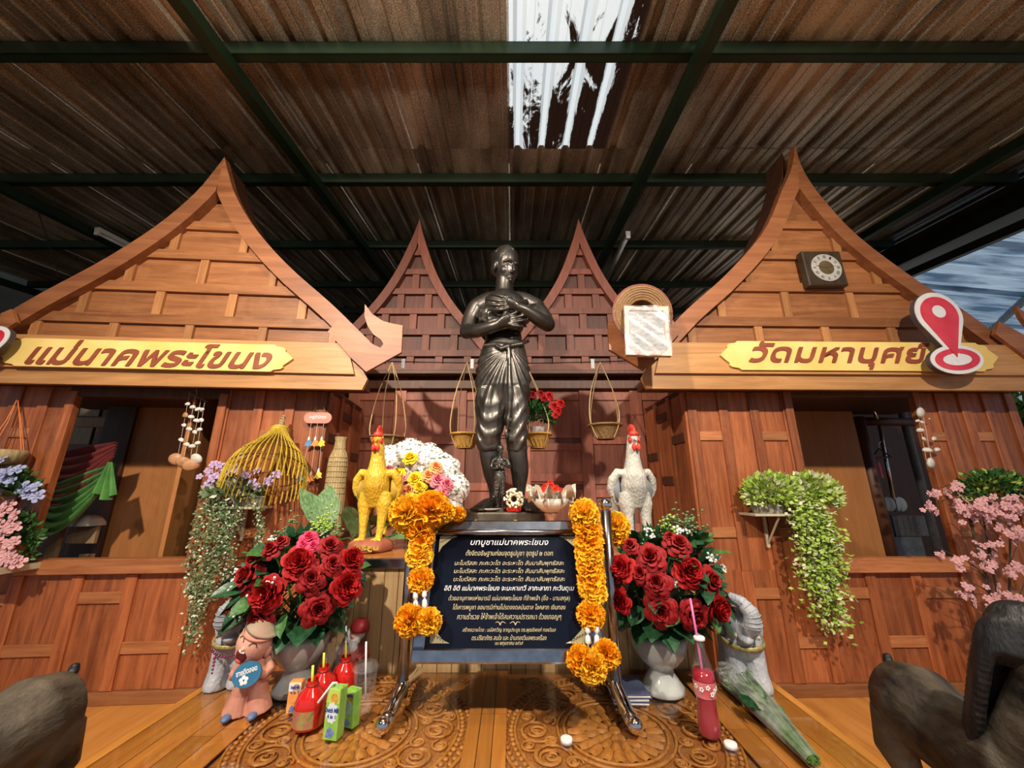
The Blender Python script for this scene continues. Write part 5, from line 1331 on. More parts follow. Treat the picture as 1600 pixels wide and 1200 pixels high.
# ---- bamboo chicken coop on the wall
BAMB = plain('yellow_bamboo', (.52, .36, .03), (.74, .56, .08), .4, 0, 30, .1)
cpz = onwall(HL, 437, 672, -.13)
coop = thing('bamboo_coop', 'yellow bell-shaped bamboo coop hanging on the house wall', 'basket', cpz, rot=Euler((R(-24), R(-7), R(4))))
PR = [(.040, 0), (.046, -.02), (.075, -.07), (.120, -.13), (.165, -.19), (.190, -.25), (.197, -.30), (.198, -.36)]
for i in range(44):
    a = 2 * math.pi * i / 44; rn = random.Random(i); cut = rn.uniform(-.02, .012)
    P = curve_pts([(r * math.cos(a), r * math.sin(a), z + (cut if k == len(PR) - 1 else 0)) for k, (r, z) in enumerate(PR)], 14); MB().tube(P, [(.0034, .0048)] * 14, 5).build('rib', BAMB, coop)
for r, z, w in ((.0435, .002, .007), (.045, -.012, .006), (.122, -.13, .0022), (.166, -.19, .0022), (.193, -.262, .003)):
    MB().tube([(r * math.cos(a), r * math.sin(a), z) for a in [2 * math.pi * i / 40 for i in range(41)]], w, 6).build('hoop', BAMB if w > .005 else W_DARK, coop, smooth=True)
MB().tube([(.008 * math.sin(i * 1.4), .008 * math.cos(i * 1.4), .004 * i) for i in range(26)], [.013 - .0003 * i for i in range(26)], 8).build('rope_handle', plain('hemp', (.35, .27, .13), (.5, .4, .22), .8), coop, smooth=True)

# ---- woven fish trap
WEAV = plain('woven_bamboo', (.34, .25, .11), (.56, .44, .23), .6, 0, 60, .7, stretch=(1, 1, .4))
ft = onwall(HL, 519, 800, -.10)
trap = thing('fish_trap', 'tall bottle-shaped woven bamboo fish trap leaning at the house corner', 'fish trap', (ft.x, ft.y, AZ)); H0 = onwall(HL, 519, 683, -.10).z - AZ
PT = [(.030, H0), (.026, H0 - .03), (.030, H0 - .07), (.048, H0 - .12), (.052, H0 - .16), (.052, H0 - .26), (.056, H0 - .34), (.058, .0)]
MB().lathe(PT[::-1], 26, cap=False).build('woven_body', WEAV, trap, smooth=True)
for i in range(26):
    a = 2 * math.pi * i / 26; MB().tube([((r + .001) * math.cos(a + (.5 if k == 0 else 0)), (r + .001) * math.sin(a + (.5 if k == 0 else 0)), z) for k, (r, z) in enumerate(PT)], .0018, 4).build('strip', WEAV, trap)
for z in [H0 - .07, H0 - .12, H0 - .145, H0 - .17, H0 - .20, H0 - .23, H0 - .26, H0 - .29, H0 - .32]:
    r = interp(sorted((b, a) for a, b in PT), z) + .002; MB().tube([(r * math.cos(a), r * math.sin(a), z) for a in [2 * math.pi * i / 26 for i in range(27)]], .0026, 5).build('hoop', WEAV, trap, smooth=True)
MB().lathe([(.075, -.02 + .02), (.075, .012), (.05, .014)], 20).build('foot_ring', WEAV, trap)

# ---- pink welcome plaque with hanging fish charms
PKS = plain('pink_plaque', (.62, .24, .19), (.70, .31, .25), .5)
pk = onwall(HL, 497, 653, -.035)
ps = thing('pink_plaque', 'pink oval plaque with blue, orange and yellow fish charms on strings', 'plaque', pk); ps.matrix_basis = Matrix.Translation(pk) @ rotH(HL)
MB().prism([(.048 * (1 if abs(a) < math.pi / 2 else -1) + .034 * math.cos(a), .034 * math.sin(a)) for a in [-math.pi + 2 * math.pi * (i + .5) / 40 for i in range(40)]], -.005, .005).build('board', PKS, ps)
fit_text('อยู่ดีมีสุข', .10, .030, WHITEP, ps, Matrix.Translation((0, -.0056, .004)) @ Matrix.Rotation(R(90), 4, 'X'), bold=.01)
MB().tube([(-.042, 0, .03), (.006, 0, .098), (.046, 0, .03)], .0018, 5).build('cord', STEM, ps)
CH = [plain('charm_blue', (.10, .28, .55), (.16, .36, .64), .4), plain('charm_orange', (.75, .26, .06), (.82, .34, .1), .4), plain('charm_yellow', (.82, .62, .06), (.9, .7, .12), .4)]
for i, (m, px, px2, py2) in enumerate(zip(CH, (482, 492, 502), (470, 485, 497), (747, 747, 742))):
    for (x, y) in ((px, 692), (px2, py2)):
        p = wm(ps).inverted() @ onwall(HL, x, y, -.045)
        ch = MB().prism([(p.x - .022, p.z - .022), (p.x - .010, p.z - .016), (p.x, p.z - .026), (p.x + .012, p.z - .016), (p.x + .024, p.z - .018), (p.x + .018, p.z - .004), (p.x + .022, p.z + .008), (p.x + .006, p.z + .018), (p.x - .006, p.z + .016), (p.x - .014, p.z)], p.y - .004, p.y + .004).build('fish_charm', m, ps)
        MB().prism([(p.x - .006, p.z + .016), (p.x + .006, p.z + .018), (p.x + .004, p.z + .034), (p.x, p.z + .040), (p.x - .005, p.z + .030)], p.y - .004, p.y + .004).build('white_tip', WHITEP, ch)
    q = wm(ps).inverted() @ onwall(HL, px, 692, -.045); q2 = wm(ps).inverted() @ onwall(HL, px2, py2, -.045)
    MB().tube([(q.x, q.y, -.034), (q.x, q.y, q.z), (q2.x, q2.y, q2.z + .03)], .0009, 4).build('string', WHITEP, ps)

# ---- shelf pots with trailing plants
BRK = plain('bracket_cream', (.50, .44, .30), (.62, .55, .4), .5)
def trail(mb, mb2, pts, n, spread, ls, rn, fl=.25):
    P = curve_pts(pts, 24)
    mb.tube(P, .0012, 4)
    n = int(n * 1.4); ls *= .8
    for i in range(n):
        t = i / n * 23; k = min(int(t), 22); p = lerp(P[k], P[k + 1], t - k) + Vector((rn.gauss(0, spread), rn.gauss(0, spread * .7), rn.gauss(0, spread)))
        d = Vector((rn.uniform(-1, 1), rn.uniform(-1, .4), rn.uniform(-1, .6))).normalized(); x = d.orthogonal().normalized() * ls * .32; tip = p + d * ls; mid = p + d * ls * .5
        tgt = mb2 if rn.random() < fl else mb
        tgt.add([p, mid + x, tip, mid - x + d.cross(x).normalized() * ls * .12], [(0, 1, 2, 3)])
def bush(mb, mb2, c, rad, n, ls, rn, fl=.3):
    for i in range(n):
        a = rn.uniform(0, 6.28); u = rn.uniform(-.5, 1); r = rn.random() ** .4; s = math.sqrt(1 - min(1, u * u)); d = Vector((s * math.cos(a), s * math.sin(a), u))
        p = Vector(c) + Vector((d.x * rad[0], d.y * rad[1], d.z * rad[2])) * r; dd = (d + Vector((rn.uniform(-.7, .7), rn.uniform(-.7, .4), rn.uniform(-.3, .7)))).normalized()
        x = dd.orthogonal().normalized(); x = (Matrix.Rotation(rn.uniform(0, 6.28), 3, dd) @ x) * ls * .3; tip = p + dd * ls; mid = p + dd * ls * .5
        (mb2 if rn.random() < fl else mb).add([p, mid + x, tip, mid - x + dd.cross(x).normalized() * ls * .1], [(0, 1, 2, 3)])
def shelf(t, H, px0, px1, py, brace):
    d0 = -.17; a = wm(t).inverted() @ onwall(H, px0, py, d0); b = wm(t).inverted() @ onwall(H, px1, py, d0); inv = wm(t).inverted() @ wm(H)
    z = a.z; y0 = a.y; y1 = y0 + .155
    MB().box(a.x, b.x, y0, y1, z - .012, z).build('shelf_board', BRK, t); xm = lerp(a.x, b.x, brace)
    MB().box(xm - .008, xm + .008, y1 - .012, y1, z - .19, z - .012).build('bracket', BRK, t); MB().tube([(xm, y0 + .02, z - .02), (xm, y1 - .008, z - .17)], .006, 6).build('brace', BRK, t)
    return a, b
def hung_plant(name, label, H, px0, px1, py, brace, seed, leafm, flm, bushes, trails, blooms, bloomm):
    o = onwall(H, (px0 + px1) / 2, py, -.09); t = thing(name, label, 'potted plant', o); t.matrix_basis = Matrix.Translation(o) @ rotH(H); rn = random.Random(seed)
    a, b = shelf(t, H, px0, px1, py, brace); cx = (a.x + b.x) / 2; w = (b.x - a.x) / 2 * .85
    mb = MB(); mb.loft([(cx, -.005, a.z + .001, w * .8, .04), (cx, -.005, a.z + .05, w, .05), (cx, -.005, a.z + .055, w * .9, .045)], 20); mb.build('planter', plain('planter_grey', (.28, .26, .22), (.42, .40, .36), .7, 0, 60, .4) if 'planter_grey' not in bpy.data.materials else bpy.data.materials['planter_grey'], t)
    L = MB(); Fm = MB(); inv = wm(t).inverted(); S = lambda px, py, d: inv @ onwall(H, px, py, d)
    for (px, py, rx, ry, n, ls) in bushes: bush(L, Fm, S(px, py, -.12), (rx, .08, ry), n, ls, rn)
    for (pts, n, sp, ls) in trails: trail(L, Fm, [S(*p) for p in pts], n, sp, ls, rn)
    L.build('foliage', leafm, t, kind='stuff'); Fm.build('small_flowers', flm, t, kind='stuff')
    for (px, py, r) in blooms:
        p = S(px, py, -.15 + rn.uniform(-.03, .03)); s_ = r * 1.75 / FPX
        place('bloom', blossom(bloomm, rn.randint(0, 2)), t, orient(p, Vector((rn.uniform(-.5, .5), -1, rn.uniform(0, .8))), s_, rn.uniform(0, 6)))
        MB().tube([p, Vector((lerp(cx, p.x, .35), -.02, a.z + .05))], .0016, 4).build('flower_stalk', STEM, t)
    return t
rn = random.Random(11)
hung_plant('trailing_plant', 'lilac flowers and pale trailing greenery on a shelf by the bamboo coop', HL, 342, 406, 792, .3, 1, LEAFG, plain('pale_buds', (.55, .60, .42), (.72, .76, .60), .6),
    [(362, 770, .14, .06, 500, .04)],
    [([(345, 788, -.17), (330, 830, -.17), (318, 900, -.15), (308, 950, -.13), (298, 1005, -.11)], 620, .020, .022), ([(338, 780, -.16), (318, 800, -.17), (306, 850, -.15), (300, 905, -.13), (306, 930, -.12)], 420, .018, .022), ([(352, 790, -.18), (350, 830, -.17), (336, 880, -.15), (322, 940, -.13)], 420, .018, .022),
     ([(372, 790, -.18), (368, 820, -.18), (352, 850, -.16), (348, 862, -.15)], 220, .014, .02), ([(400, 785, -.17), (408, 820, -.16), (404, 850, -.15), (402, 872, -.14)], 240, .012, .02), ([(360, 850, -.15), (358, 880, -.15), (350, 905, -.14)], 130, .014, .02)],
    [(rn.gauss(360, 22), rn.gauss(742, 13), rn.uniform(7, 10)) for i in range(30)] + [(385, 705, 5), (375, 712, 7), (400, 760, 8), (325, 735, 7), (312, 745, 6)], PURP)
hung_plant('trailing_plant', 'bright lime trailing plant on a shelf under the square clock house window edge', HR, 1180, 1252, 803, .55, 2, LEAFL, plain('lime_white_buds', (.58, .62, .34), (.74, .76, .52), .6),
    [(1208, 772, .16, .11, 1100, .040), (1268, 772, .15, .11, 900, .040)],
    [([(1255, 795, -.18), (1275, 830, -.18), (1285, 880, -.16), (1292, 930, -.14), (1300, 975, -.12)], 1100, .042, .034), ([(1250, 800, -.18), (1262, 840, -.18), (1270, 890, -.16), (1275, 925, -.14)], 700, .040, .034), ([(1265, 790, -.18), (1290, 820, -.17), (1300, 870, -.16), (1303, 910, -.14)], 600, .030, .034), ([(1275, 770, -.16), (1300, 775, -.17), (1313, 790, -.18)], 120, .012, .026)], [], WHT)
# mixed planter beyond the draped window, and its orange rope basket
o = onwall(HL, 8, 850, -.12); pb = thing('flower_planter', 'pink and blue-lilac flowers crowding the wall beyond the draped window', 'potted plant', o); rn = random.Random(5); L = MB(); Fm = MB()
for (px, py, rx, ry, n) in ((8, 760, .16, .09, 500), (12, 850, .14, .16, 700)): bush(L, Fm, onwall(HL, px, py, -.10), (rx, .07, ry), n, .035, rn, .1)
L.build('foliage', LEAFM, pb, world=True, kind='stuff'); Fm.build('pale_leaves', LEAFG, pb, world=True, kind='stuff')
for i in range(22): sub('pink_bloom', blossom(BLSP, i % 3), pb, orient(onwall(HL, rn.gauss(14, 16), rn.uniform(785, 880), -.18), Vector((rn.uniform(-.5, .5), -1, rn.uniform(0, .6))), .034, i))
for i in range(12): sub('lilac_bloom', blossom(BLUP, i % 3), pb, orient(onwall(HL, rn.uniform(-5, 62), rn.uniform(720, 780), -.17), Vector((rn.uniform(-.5, .5), -1, rn.uniform(.2, .8))), .036, i))
for i in range(14): sub('blade', leaf(LEAFM, .16, .3, .3), pb, leaf_M(onwall(HL, rn.uniform(0, 30), 775, -.15), Vector((rn.uniform(-.6, 1), -.5, rn.uniform(.2, .9))), .15))
MB().lathe([(.07, -.10), (.09, 0), (.085, 0), (.06, -.09)], 18, Matrix.Translation(o), cap=False).build('pot', TERRA, pb, world=True)
MB().box(o.x - .12, o.x + .12, o.y - .09, o.y + .115, o.z - .13, o.z - .10).build('wall_shelf', BRK, pb, world=True)
o = onwall(HL, 6, 712, -.11); rb = thing('rope_basket', 'small woven basket hanging on orange cords beyond the draped window', 'basket', o)
MB().lathe([(.05, -.05), (.075, -.04), (.085, .0), (.088, .03), (.078, .03), (.07, -.03), (0, -.04)], 20, cap=False).build('bowl', WEAV, rb, smooth=True)
OR_ = plain('orange_cord', (.75, .20, .05), (.85, .28, .09), .6); tp = wm(rb).inverted() @ onwall(HL, 28, 622, -.05)
for a in (0, 1.6, 3.1, 4.7): MB().tube([(.085 * math.cos(a), .085 * math.sin(a), .03), lerp(Vector((.085 * math.cos(a), .085 * math.sin(a), .03)), tp, .6) + Vector((.01, 0, -.02)), tp], .0025, 5).build('cord', OR_, rb)

# ---- pink blossom branches and green clump by the far house corner
o = onwall(HR, 1560, 900, -.20); br = thing('blossom_branches', 'spray of pale pink blossom branches in a pot behind the dark-maned horse', 'plant', (o.x, o.y, -.45)); rn = random.Random(9)
BARK = plain('bark', (.05, .035, .025), (.11, .08, .06), .8, 0, 40, .4); rootp = onwall(HR, 1575, 1010, -.2)
MB().lathe([(.10, 0), (.13, .05), (.15, .18), (.16, .2), (.14, .2), (0, .17)], 22, cap=False).build('pot', TERRA, br)
MB().tube([(0, 0, .17), (0, .01, .3), wm(br).inverted() @ rootp], [.02, .016, .012], 8).build('trunk', BARK, br)
tips = [((1455, 795), (1500, 775)), ((1450, 768), (1500, 762)), ((1490, 760), (1530, 790)), ((1600, 760), (1580, 800)), ((1510, 790), (1540, 830)), ((1590, 850), (1580, 880)), ((1545, 870), (1560, 920)), ((1495, 930), (1540, 930)), ((1510, 905), (1550, 930)), ((1560, 950), (1570, 970)), ((1605, 900), (1590, 940)), ((1465, 855), (1530, 890)), ((1500, 882), (1540, 900))]
for (tx, ty), (mx, my) in tips:
    a = onwall(HR, tx, ty, -.26); m_ = onwall(HR, mx, my, -.24); P = curve_pts([rootp, lerp(rootp, m_, .6), m_, a], 10); MB().tube(P, [.006 - .0005 * i for i in range(10)], 5).build('branch', BARK, br, world=True)
cl_ = [(1462, 772, 8, 7), (1455, 797, 10, 6), (1495, 765, 14, 12), (1515, 795, 24, 30), (1550, 800, 26, 34), (1585, 790, 20, 26), (1590, 840, 16, 18), (1540, 860, 18, 8), (1500, 880, 14, 6), (1545, 880, 16, 10), (1590, 890, 16, 14), (1510, 930, 14, 10), (1555, 935, 20, 12), (1590, 945, 14, 10), (1470, 860, 10, 3)]
for (px, py, sp, n) in cl_:
    for i in range(int(n * 1.35)): sub('blossom', blossom(BLSP, i % 3), br, orient(onwall(HR, rn.gauss(px, sp * .6), rn.gauss(py, sp * .5), -.28 + rn.uniform(-.05, .05)), Vector((rn.uniform(-.8, .5), -1, rn.uniform(-.2, .8))), rn.uniform(.013, .020), i))
L = MB(); Fm = MB(); bush(L, Fm, onwall(HR, 1555, 765, -.16), (.20, .08, .10), 900, .035, rn, .25); L.build('green_clump', LEAFM, br, world=True, kind='stuff'); Fm.build('pale_clump', LEAFL, br, world=True, kind='stuff')

# ---- shell mobiles
SHW = plain('shell_white', (.62, .60, .54), (.78, .76, .72), .5, 0, 60, .2); SHB = plain('shell_tan', (.42, .20, .09), (.58, .32, .17), .5, 0, 30, .3, stretch=(1, 1, 5))
def shell(p, r, par, m, rn): 
    mb = MB(); mb.ell((0, 0, 0), (r, r * .40, r * .85), 12, 7); mb.v = [(x, y, z * (1 if z > 0 else (.5 if r < .03 else .9))) for x, y, z in mb.v]
    mb.build('shell', m, par, smooth=True, M=Matrix.Translation(p) @ Euler((rn.uniform(-.4, .4), rn.uniform(-.5, .5), rn.uniform(-.6, .6))).to_matrix().to_4x4())
o = onwall(HL, 307, 615, -.06); ml = thing('shell_mobile', 'shell mobile with four strings and big tan shells hanging in the draped window', 'wind chime', o, group='shell mobiles in the windows'); inv = wm(ml).inverted(); rn = random.Random(3)
MB().tube([inv @ onwall(HL, 292, 611, -.06), inv @ onwall(HL, 324, 628, -.06)], .005, 6).build('bar', W_DARK, ml)
MB().tube([inv @ onwall(HL, 307, 606, -.05), inv @ onwall(HL, 307, 618, -.06)], .001, 4).build('hook_thread', SHW, ml)
for k, (x0, x1, ys) in enumerate(((296, 278, (632, 650, 665, 688)), (305, 288, (637, 652, 671, 695)), (314, 298, (640, 658, 676, 698)), (320, 306, (641, 657, 672, 693)))):
    a, b = inv @ onwall(HL, x0, 615 + k * 4, -.06), inv @ onwall(HL, x1, 712, -.06); MB().tube([a, b], .0009, 4).build('string', SHW, ml)
    for j, y in enumerate(ys): shell(inv @ onwall(HL, lerp(x0, x1, (y - 615) / 97), y, -.062), .018 if not (k == 0 and j == 1) else .028, ml, SHW if not (k == 0 and j == 1) else SHB, rn)
for (x, y, r, m) in ((275, 718, .042, SHB), (287, 723, .040, SHB), (299, 727, .044, SHB), (307, 717, .036, SHW)): shell(inv @ onwall(HL, x, y, -.075), r, ml, m, rn)
o = onwall(HR, 1437, 625, -.07); mr_ = thing('shell_mobile', 'white shell mobile hanging at the window jamb over the pink blossoms', 'wind chime', o, group='shell mobiles in the windows'); inv = wm(mr_).inverted()
MB().tube([inv @ onwall(HR, 1436, 614, -.02), inv @ onwall(HR, 1438, 645, -.07)], .001, 4).build('hook_thread', SHW, mr_)
for dx in (-4, 4): MB().tube([inv @ onwall(HR, 1438 + dx, 645, -.07), inv @ onwall(HR, 1452 + dx, 722, -.07)], .0009, 4).build('string', SHW, mr_)
for (x, y, r) in ((1438, 645, .040), (1434, 658, .012), (1440, 660, .012), (1438, 673, .020), (1444, 687, .022), (1449, 704, .024), (1454, 724, .040), (1452, 655, .010), (1460, 686, .018), (1465, 703, .018)): shell(inv @ onwall(HR, x, y, -.075), r, mr_, SHW, rn)

# ---- things seen through the draped window
RCL = plain('maroon_cloth', (.14, .008, .010), (.24, .02, .02), .8, 0, 12, .2, sheen=.3); GCL = plain('green_cloth', (.05, .20, .035), (.10, .32, .06), .7, 0, 12, .2, sheen=.3)
def swag(name, label, m, A, B_, drop, thick, d, n, tail=None):
    a, b = onwall(HL, *A, d), onwall(HL, *B_, d); t = thing(name, label, 'cloth', lerp(a, b, .5), group='cloth swags in the window')
    mb = MB()
    def fn(u, v):
        p = lerp(a, b, u); s = 4 * u * (1 - u); z = -(drop * s * v + thick * v * (.35 + .65 * s) * (1 if True else 0)); f = .022 * math.sin(v * n * 2 * math.pi + 1.5 * u) * (.4 + .6 * s)
        return (p.x, p.y - .03 * s * v - f, p.z + z)
    mb.grid(fn, 26, 44); mb.build('swagged_cloth', m, t, world=True, smooth=True)
    if tail:
        mb = MB(); c, e = onwall(HL, *tail[0], d - .03), onwall(HL, *tail[1], d - .03)
        mb.grid(lambda u, v: (lerp(c.x, e.x, v) + (u - .5) * (.03 + .14 * v), c.y + .022 * math.sin(u * 19) * (.3 + v), lerp(c.z, e.z, v) + .02 * math.sin(u * 7) * v), 24, 12); mb.build('hanging_end', m, t, world=True, smooth=True)
    return t
swag('red_swag', 'maroon cloth swag above the green one inside the window', RCL, (70, 712), (184, 690), .05, .30, .26, 6)
swag('green_swag', 'green cloth swag draped below the maroon one inside the window', GCL, (60, 765), (180, 724), .12, .22, .24, 6, ((172, 722), (160, 776)))
GREYB = wood('greyed_plank', (.20, .17, .12), (.34, .29, .22), 'z', .7, 1, .1)
PALEB = wood('tan_plank', (.26, .17, .09), (.40, .28, .16), 'z', .6, 1, .1)
def lbox(H, name, label, cat, m, px0, px1, py0, py1, d, th=.03, group=None):
    a, b = loc(H, px0, py1, d), loc(H, px1, py0, d); x0, x1 = sorted((a.x, b.x)); z0, z1 = sorted((a.z, b.z)); o = MB().bbox(x0, x1, d, d + th, z0, z1, .003).build(name, m, M=wm(H)); tag(o, label, cat, group); return o
for (q, m, d, lab) in (((62, 105, 798, 885), PALEB, .33, 'tall tan plank standing below the green cloth'), ((100, 152, 822, 850), PALEB, .40, 'short tan board beside the tall plank, under a white bowl'), ((118, 143, 866, 885), PALEB, .46, 'low tan block behind the window sill')):
    lbox(HL, 'storage_board', lab, 'board', m, *q, d)
p = onwall(HL, 136, 821, .415); tag(MB().lathe([(.09, 0), (.085, .02), (.06, .05), (.03, .064), (0, .066)], 22, Matrix.Translation(p), cap=False).build('bowl', plain('glazed_white', (.5, .48, .46), (.62, .6, .58), .2), smooth=True), 'upturned white bowl on the short tan board', 'bowl')
for (q, lab) in (((122, 160, 628, 650), 'upper grey roof panel glimpsed behind the maroon cloth'), ((104, 146, 667, 694), 'lower grey roof panel glimpsed behind the maroon cloth')): gp_ = lbox(HL, 'grey_panel', lab, 'panel', GREYB, *q, .9); gp_.parent = HL; gp_.matrix_basis = Matrix.Identity(4); del gp_['category']; gp_['label'] = 'weathered grey panel'
lbox(HL, 'cross_plank', 'dark horizontal plank behind the maroon cloth', 'plank', PALEB, 115, 192, 653, 667, .7)

# ---- things seen through the clock house window
GREYL = plain('grey_board', (.16, .17, .19), (.24, .25, .27), .7, 0, 40, .1)
def pole(name, label, m, pts, d, r, group=None):
    P = [onwall(HR, x, y, d) for x, y in pts]; o = MB().tube(P, r, 10).build(name, m, smooth=True); tag(o, label, 'pole', group); return o
lbox(HR, 'slatted_crate', 'grey slatted crate standing on a block behind the window', 'crate', GREYL, 1372, 1455, 806, 838, .87, .10)
cr_ = bpy.data.objects['slatted_crate']
for k in range(7):
    a, b = loc(HR, 1382 + 9 * k, 838, .865), loc(HR, 1387 + 9 * k, 806, .865); MB().box(min(a.x, b.x), min(a.x, b.x) + .012, .860, .870, a.z, b.z).build('slat', GREYL, cr_)
lbox(HR, 'stone_block', 'blue-grey block under the slatted crate', 'block', plain('blue_grey_block', (.16, .20, .25), (.28, .33, .40), .7, 0, 16, .4), 1382, 1440, 838.6, 885, .87, .12)
pole('grey_post', 'grey square post behind the window beside the slatted crate', GREYL, [(1398, 600), (1474, 890)], .78, .028)
pole('dark_frame_post', 'dark post at the edge of the lit inner partition', W_DARK, [(1338, 652), (1395, 890)], .66, .05)
pole('dark_frame_rail', 'dark rail joining the inner posts behind the window', W_DARK, [(1335, 658), (1440, 660)], .755, .035)
pole('steel_pole', 'upright steel pole with white discs at its foot', CHROME, [(1372, 655), (1400, 800)], .95, .014)
pole('bent_steel_pipe', 'bent steel pipe below the window head', CHROME, [(1272, 612), (1300, 626), (1330, 633), (1362, 636), (1370, 655)], .62, .012)
for k in range(4):
    p = onwall(HR, 1380 + 9 * k, 788, .90 + .03 * k); tag(MB().ell(p, (.055, .012, .06), 18, 10).build('white_disc', plain('disc_grey', (.5, .54, .58), (.6, .64, .68), .4) if k == 0 else bpy.data.materials['disc_grey'], smooth=True), 'pale round disc in the row at the foot of the steel pole', 'disc', 'pale discs behind the window')
hg = thing('coat_hanger', 'dark coat hanger with a pink cloth behind the window', 'hanger', onwall(HR, 1374, 705, .88)); inv = wm(hg).inverted(); S = lambda x, y: inv @ onwall(HR, x, y, .88)
MB().tube([S(1362, 716), S(1374, 701), S(1392, 714), S(1362, 716)], .009, 6).build('frame', W_DARK, hg); MB().tube([S(1374, 701), S(1372, 694), S(1376, 690)], .004, 6).build('hook', STEEL, hg)
mb = MB(); c = S(1371, 722); mb.grid(lambda u, v: (c.x + (u - .5) * .06, c.y + .01 * math.sin(9 * u), c.z - .13 * v), 8, 6); mb.build('cloth', PNKP, hg, smooth=True)

# ---- hanging scale baskets, their wire and the rose bouquet
BASK = plain('basket_ochre', (.45, .24, .05), (.66, .40, .10), .5, 0, 70, .6); BASK_SHADE = plain('basket_ochre_shaded', (.16, .09, .035), (.28, .17, .07), .6, 0, 70, .6); CORD = plain('rattan_cord', (.48, .34, .16), (.62, .46, .24), .6)  # second basket colour is a darkened copy: shade put into the rattan
WY = 2.46
wz = at(700, 566, WY).z
wr = thing('hanging_wire', 'thin dark wire strung between the houses carrying the baskets', 'wire', (-.1, WY, wz)); MB().tube([(-1.02, WY, wz + .01), (-.6, WY, wz), (0, WY, wz - .01), (.5, WY, wz), (.98, WY, wz + .015)], .0035, 6).build('cable', BLACKST, wr, world=True)
for px in (630, 738, 822, 926): p = at(px, 568, WY); MB().bbox(p.x - .012, p.x + .012, WY - .012, WY + .004, p.z - .04, p.z + .03, .003).build('white_clip', WHITEP, wr, world=True)
for (px, py, pw, tx, m, lab) in ((605, 684, 25, 613, BASK_SHADE, 'rattan basket coloured as shaded, hanging beside the hydrangea bouquet'), (727, 680, 23, 730, BASK, 'ochre rattan basket hanging beside the statue, empty'), (840, 680, 22, 820, BASK, 'ochre rattan basket hanging behind the statue holding red roses'), (945, 666, 26, 938, BASK_SHADE, 'rattan basket coloured as shaded, hanging near the grey rooster')):
    p = at(px, py, WY); s_ = pw * 2.46 / FPX; t = thing('hanging_basket', lab, 'basket', (p.x, WY, p.z), group='rattan baskets hanging on the wire')
    MB().lathe([(s_ * .52, -.085), (s_ * .58, -.07), (s_ * .72, -.03), (s_ * .95, 0), (s_ * 1.0, .006), (s_ * .94, .008), (s_ * .68, -.03), (s_ * .5, -.075), (0, -.078)], 26, cap=False).build('bowl', m, t, smooth=True)
    MB().tube([(s_ * math.cos(a), s_ * math.sin(a), .004) for a in [2 * math.pi * i / 30 for i in range(31)]], .007, 6).build('rim', m, t, smooth=True)
    for i in range(16): a = 2 * math.pi * i / 16; MB().tube([(s_ * .75 * math.cos(a), s_ * .75 * math.sin(a), -.022), (s_ * .60 * math.cos(a + .25), s_ * .60 * math.sin(a + .25), -.074)], .004, 4).build('cane', m, t)
    q = at(tx, 566, WY) - p
    for a in (.5, 2.2, 3.6, 5.4):
        e = Vector((s_ * math.cos(a), s_ * math.sin(a), .0)); MB().tube(curve_pts([(e.x * .6, e.y * .6, -.08), e, (e.x * 1.08, e.y, .10), lerp(e, q, .6) + Vector((e.x * .35, 0, 0)), q], 14), .0034, 5).build('cord', CORD, t)
    if px == 840: bp = Vector((p.x, WY, p.z))
rq = thing('rose_bouquet', 'bunch of red roses with green leaves set in a hanging basket behind the statue', 'bouquet', bp + Vector((0, 0, -.07))); rn = random.Random(8); L = MB(); Fm = MB(); bush(L, Fm, (0, 0, .20), (.11, .08, .10), 700, .032, rn, .2); L.build('foliage', LEAFM, rq, kind='stuff'); Fm.build('dark_foliage', LEAFD, rq, kind='stuff')
MB().lathe([(.03, 0), (.035, .04), (.05, .12), (.04, .12), (0, .11)], 14, cap=False).build('paper_cone', plain('print_paper', (.4, .3, .28), (.75, .7, .68), .6, 0, 30, 0), rq)
for (px, py, r) in ((858, 618, 8), (876, 630, 8), (866, 634, 8), (872, 642, 7), (832, 616, 7), (845, 614, 6), (868, 648, 6), (850, 622, 6)): sub('rose', rose(RPEON, px % 3), rq, orient(at(px, py, WY - .07), Vector((.4, -1, .4)), r * 2.45 / FPX, px))

# ---- drinks and small things on the low table
CLR = film('clear_plastic', (.85, .87, .9), .08, .06); STW = plain('straw_white', (.75, .76, .78), (.82, .83, .85), .35); STY = plain('straw_yellow', (.78, .66, .04), (.86, .74, .08), .35)
def cup(px, py, label, h=.125, off=0):
    p = gz(px, py, 0); t = thing('plastic_cup', label, 'cup', (p.x, p.y + .02, 0), group='clear plastic cups on the low table', scale=.80)
    MB().lathe([(0, .002), (.028, .002), (.030, .0), (.031, .006), (.042, h), (.045, h + .003), (.044, h + .006)], 28, cap=False).build('cup_body', CLR, t, smooth=True)
    MB().lathe([(.046, h + .001), (.048, h + .006), (.043, h + .010), (.041, h + .020), (.030, h + .023), (.006, h + .022)], 28, cap=False).build('lid', CLR, t, smooth=True)
    MB().tube([(.008, 0, .03), (-.002, .004, h), (-.010, .006, h + .085)], .0036, 8).build('straw', STW, t, smooth=True)
    return t
cup(562, 1116, 'clear plastic cup with white straw standing alone next to the steel foot')
cup(530, 1078, 'clear plastic cup with white straw behind the cartons')
cup(500, 1066, 'clear plastic cup with white straw in front of the marbled vase')
REDL = plain('red_drink', (.50, .008, .006), (.66, .02, .012), .12, 0, 5, 0, coat=1); LBL = plain('jug_label', (.45, .10, .10), (.30, .30, .08), .4, 0, 40, 0); REDD = plain('red_cap', (.20, .008, .006), (.3, .015, .01), .3)
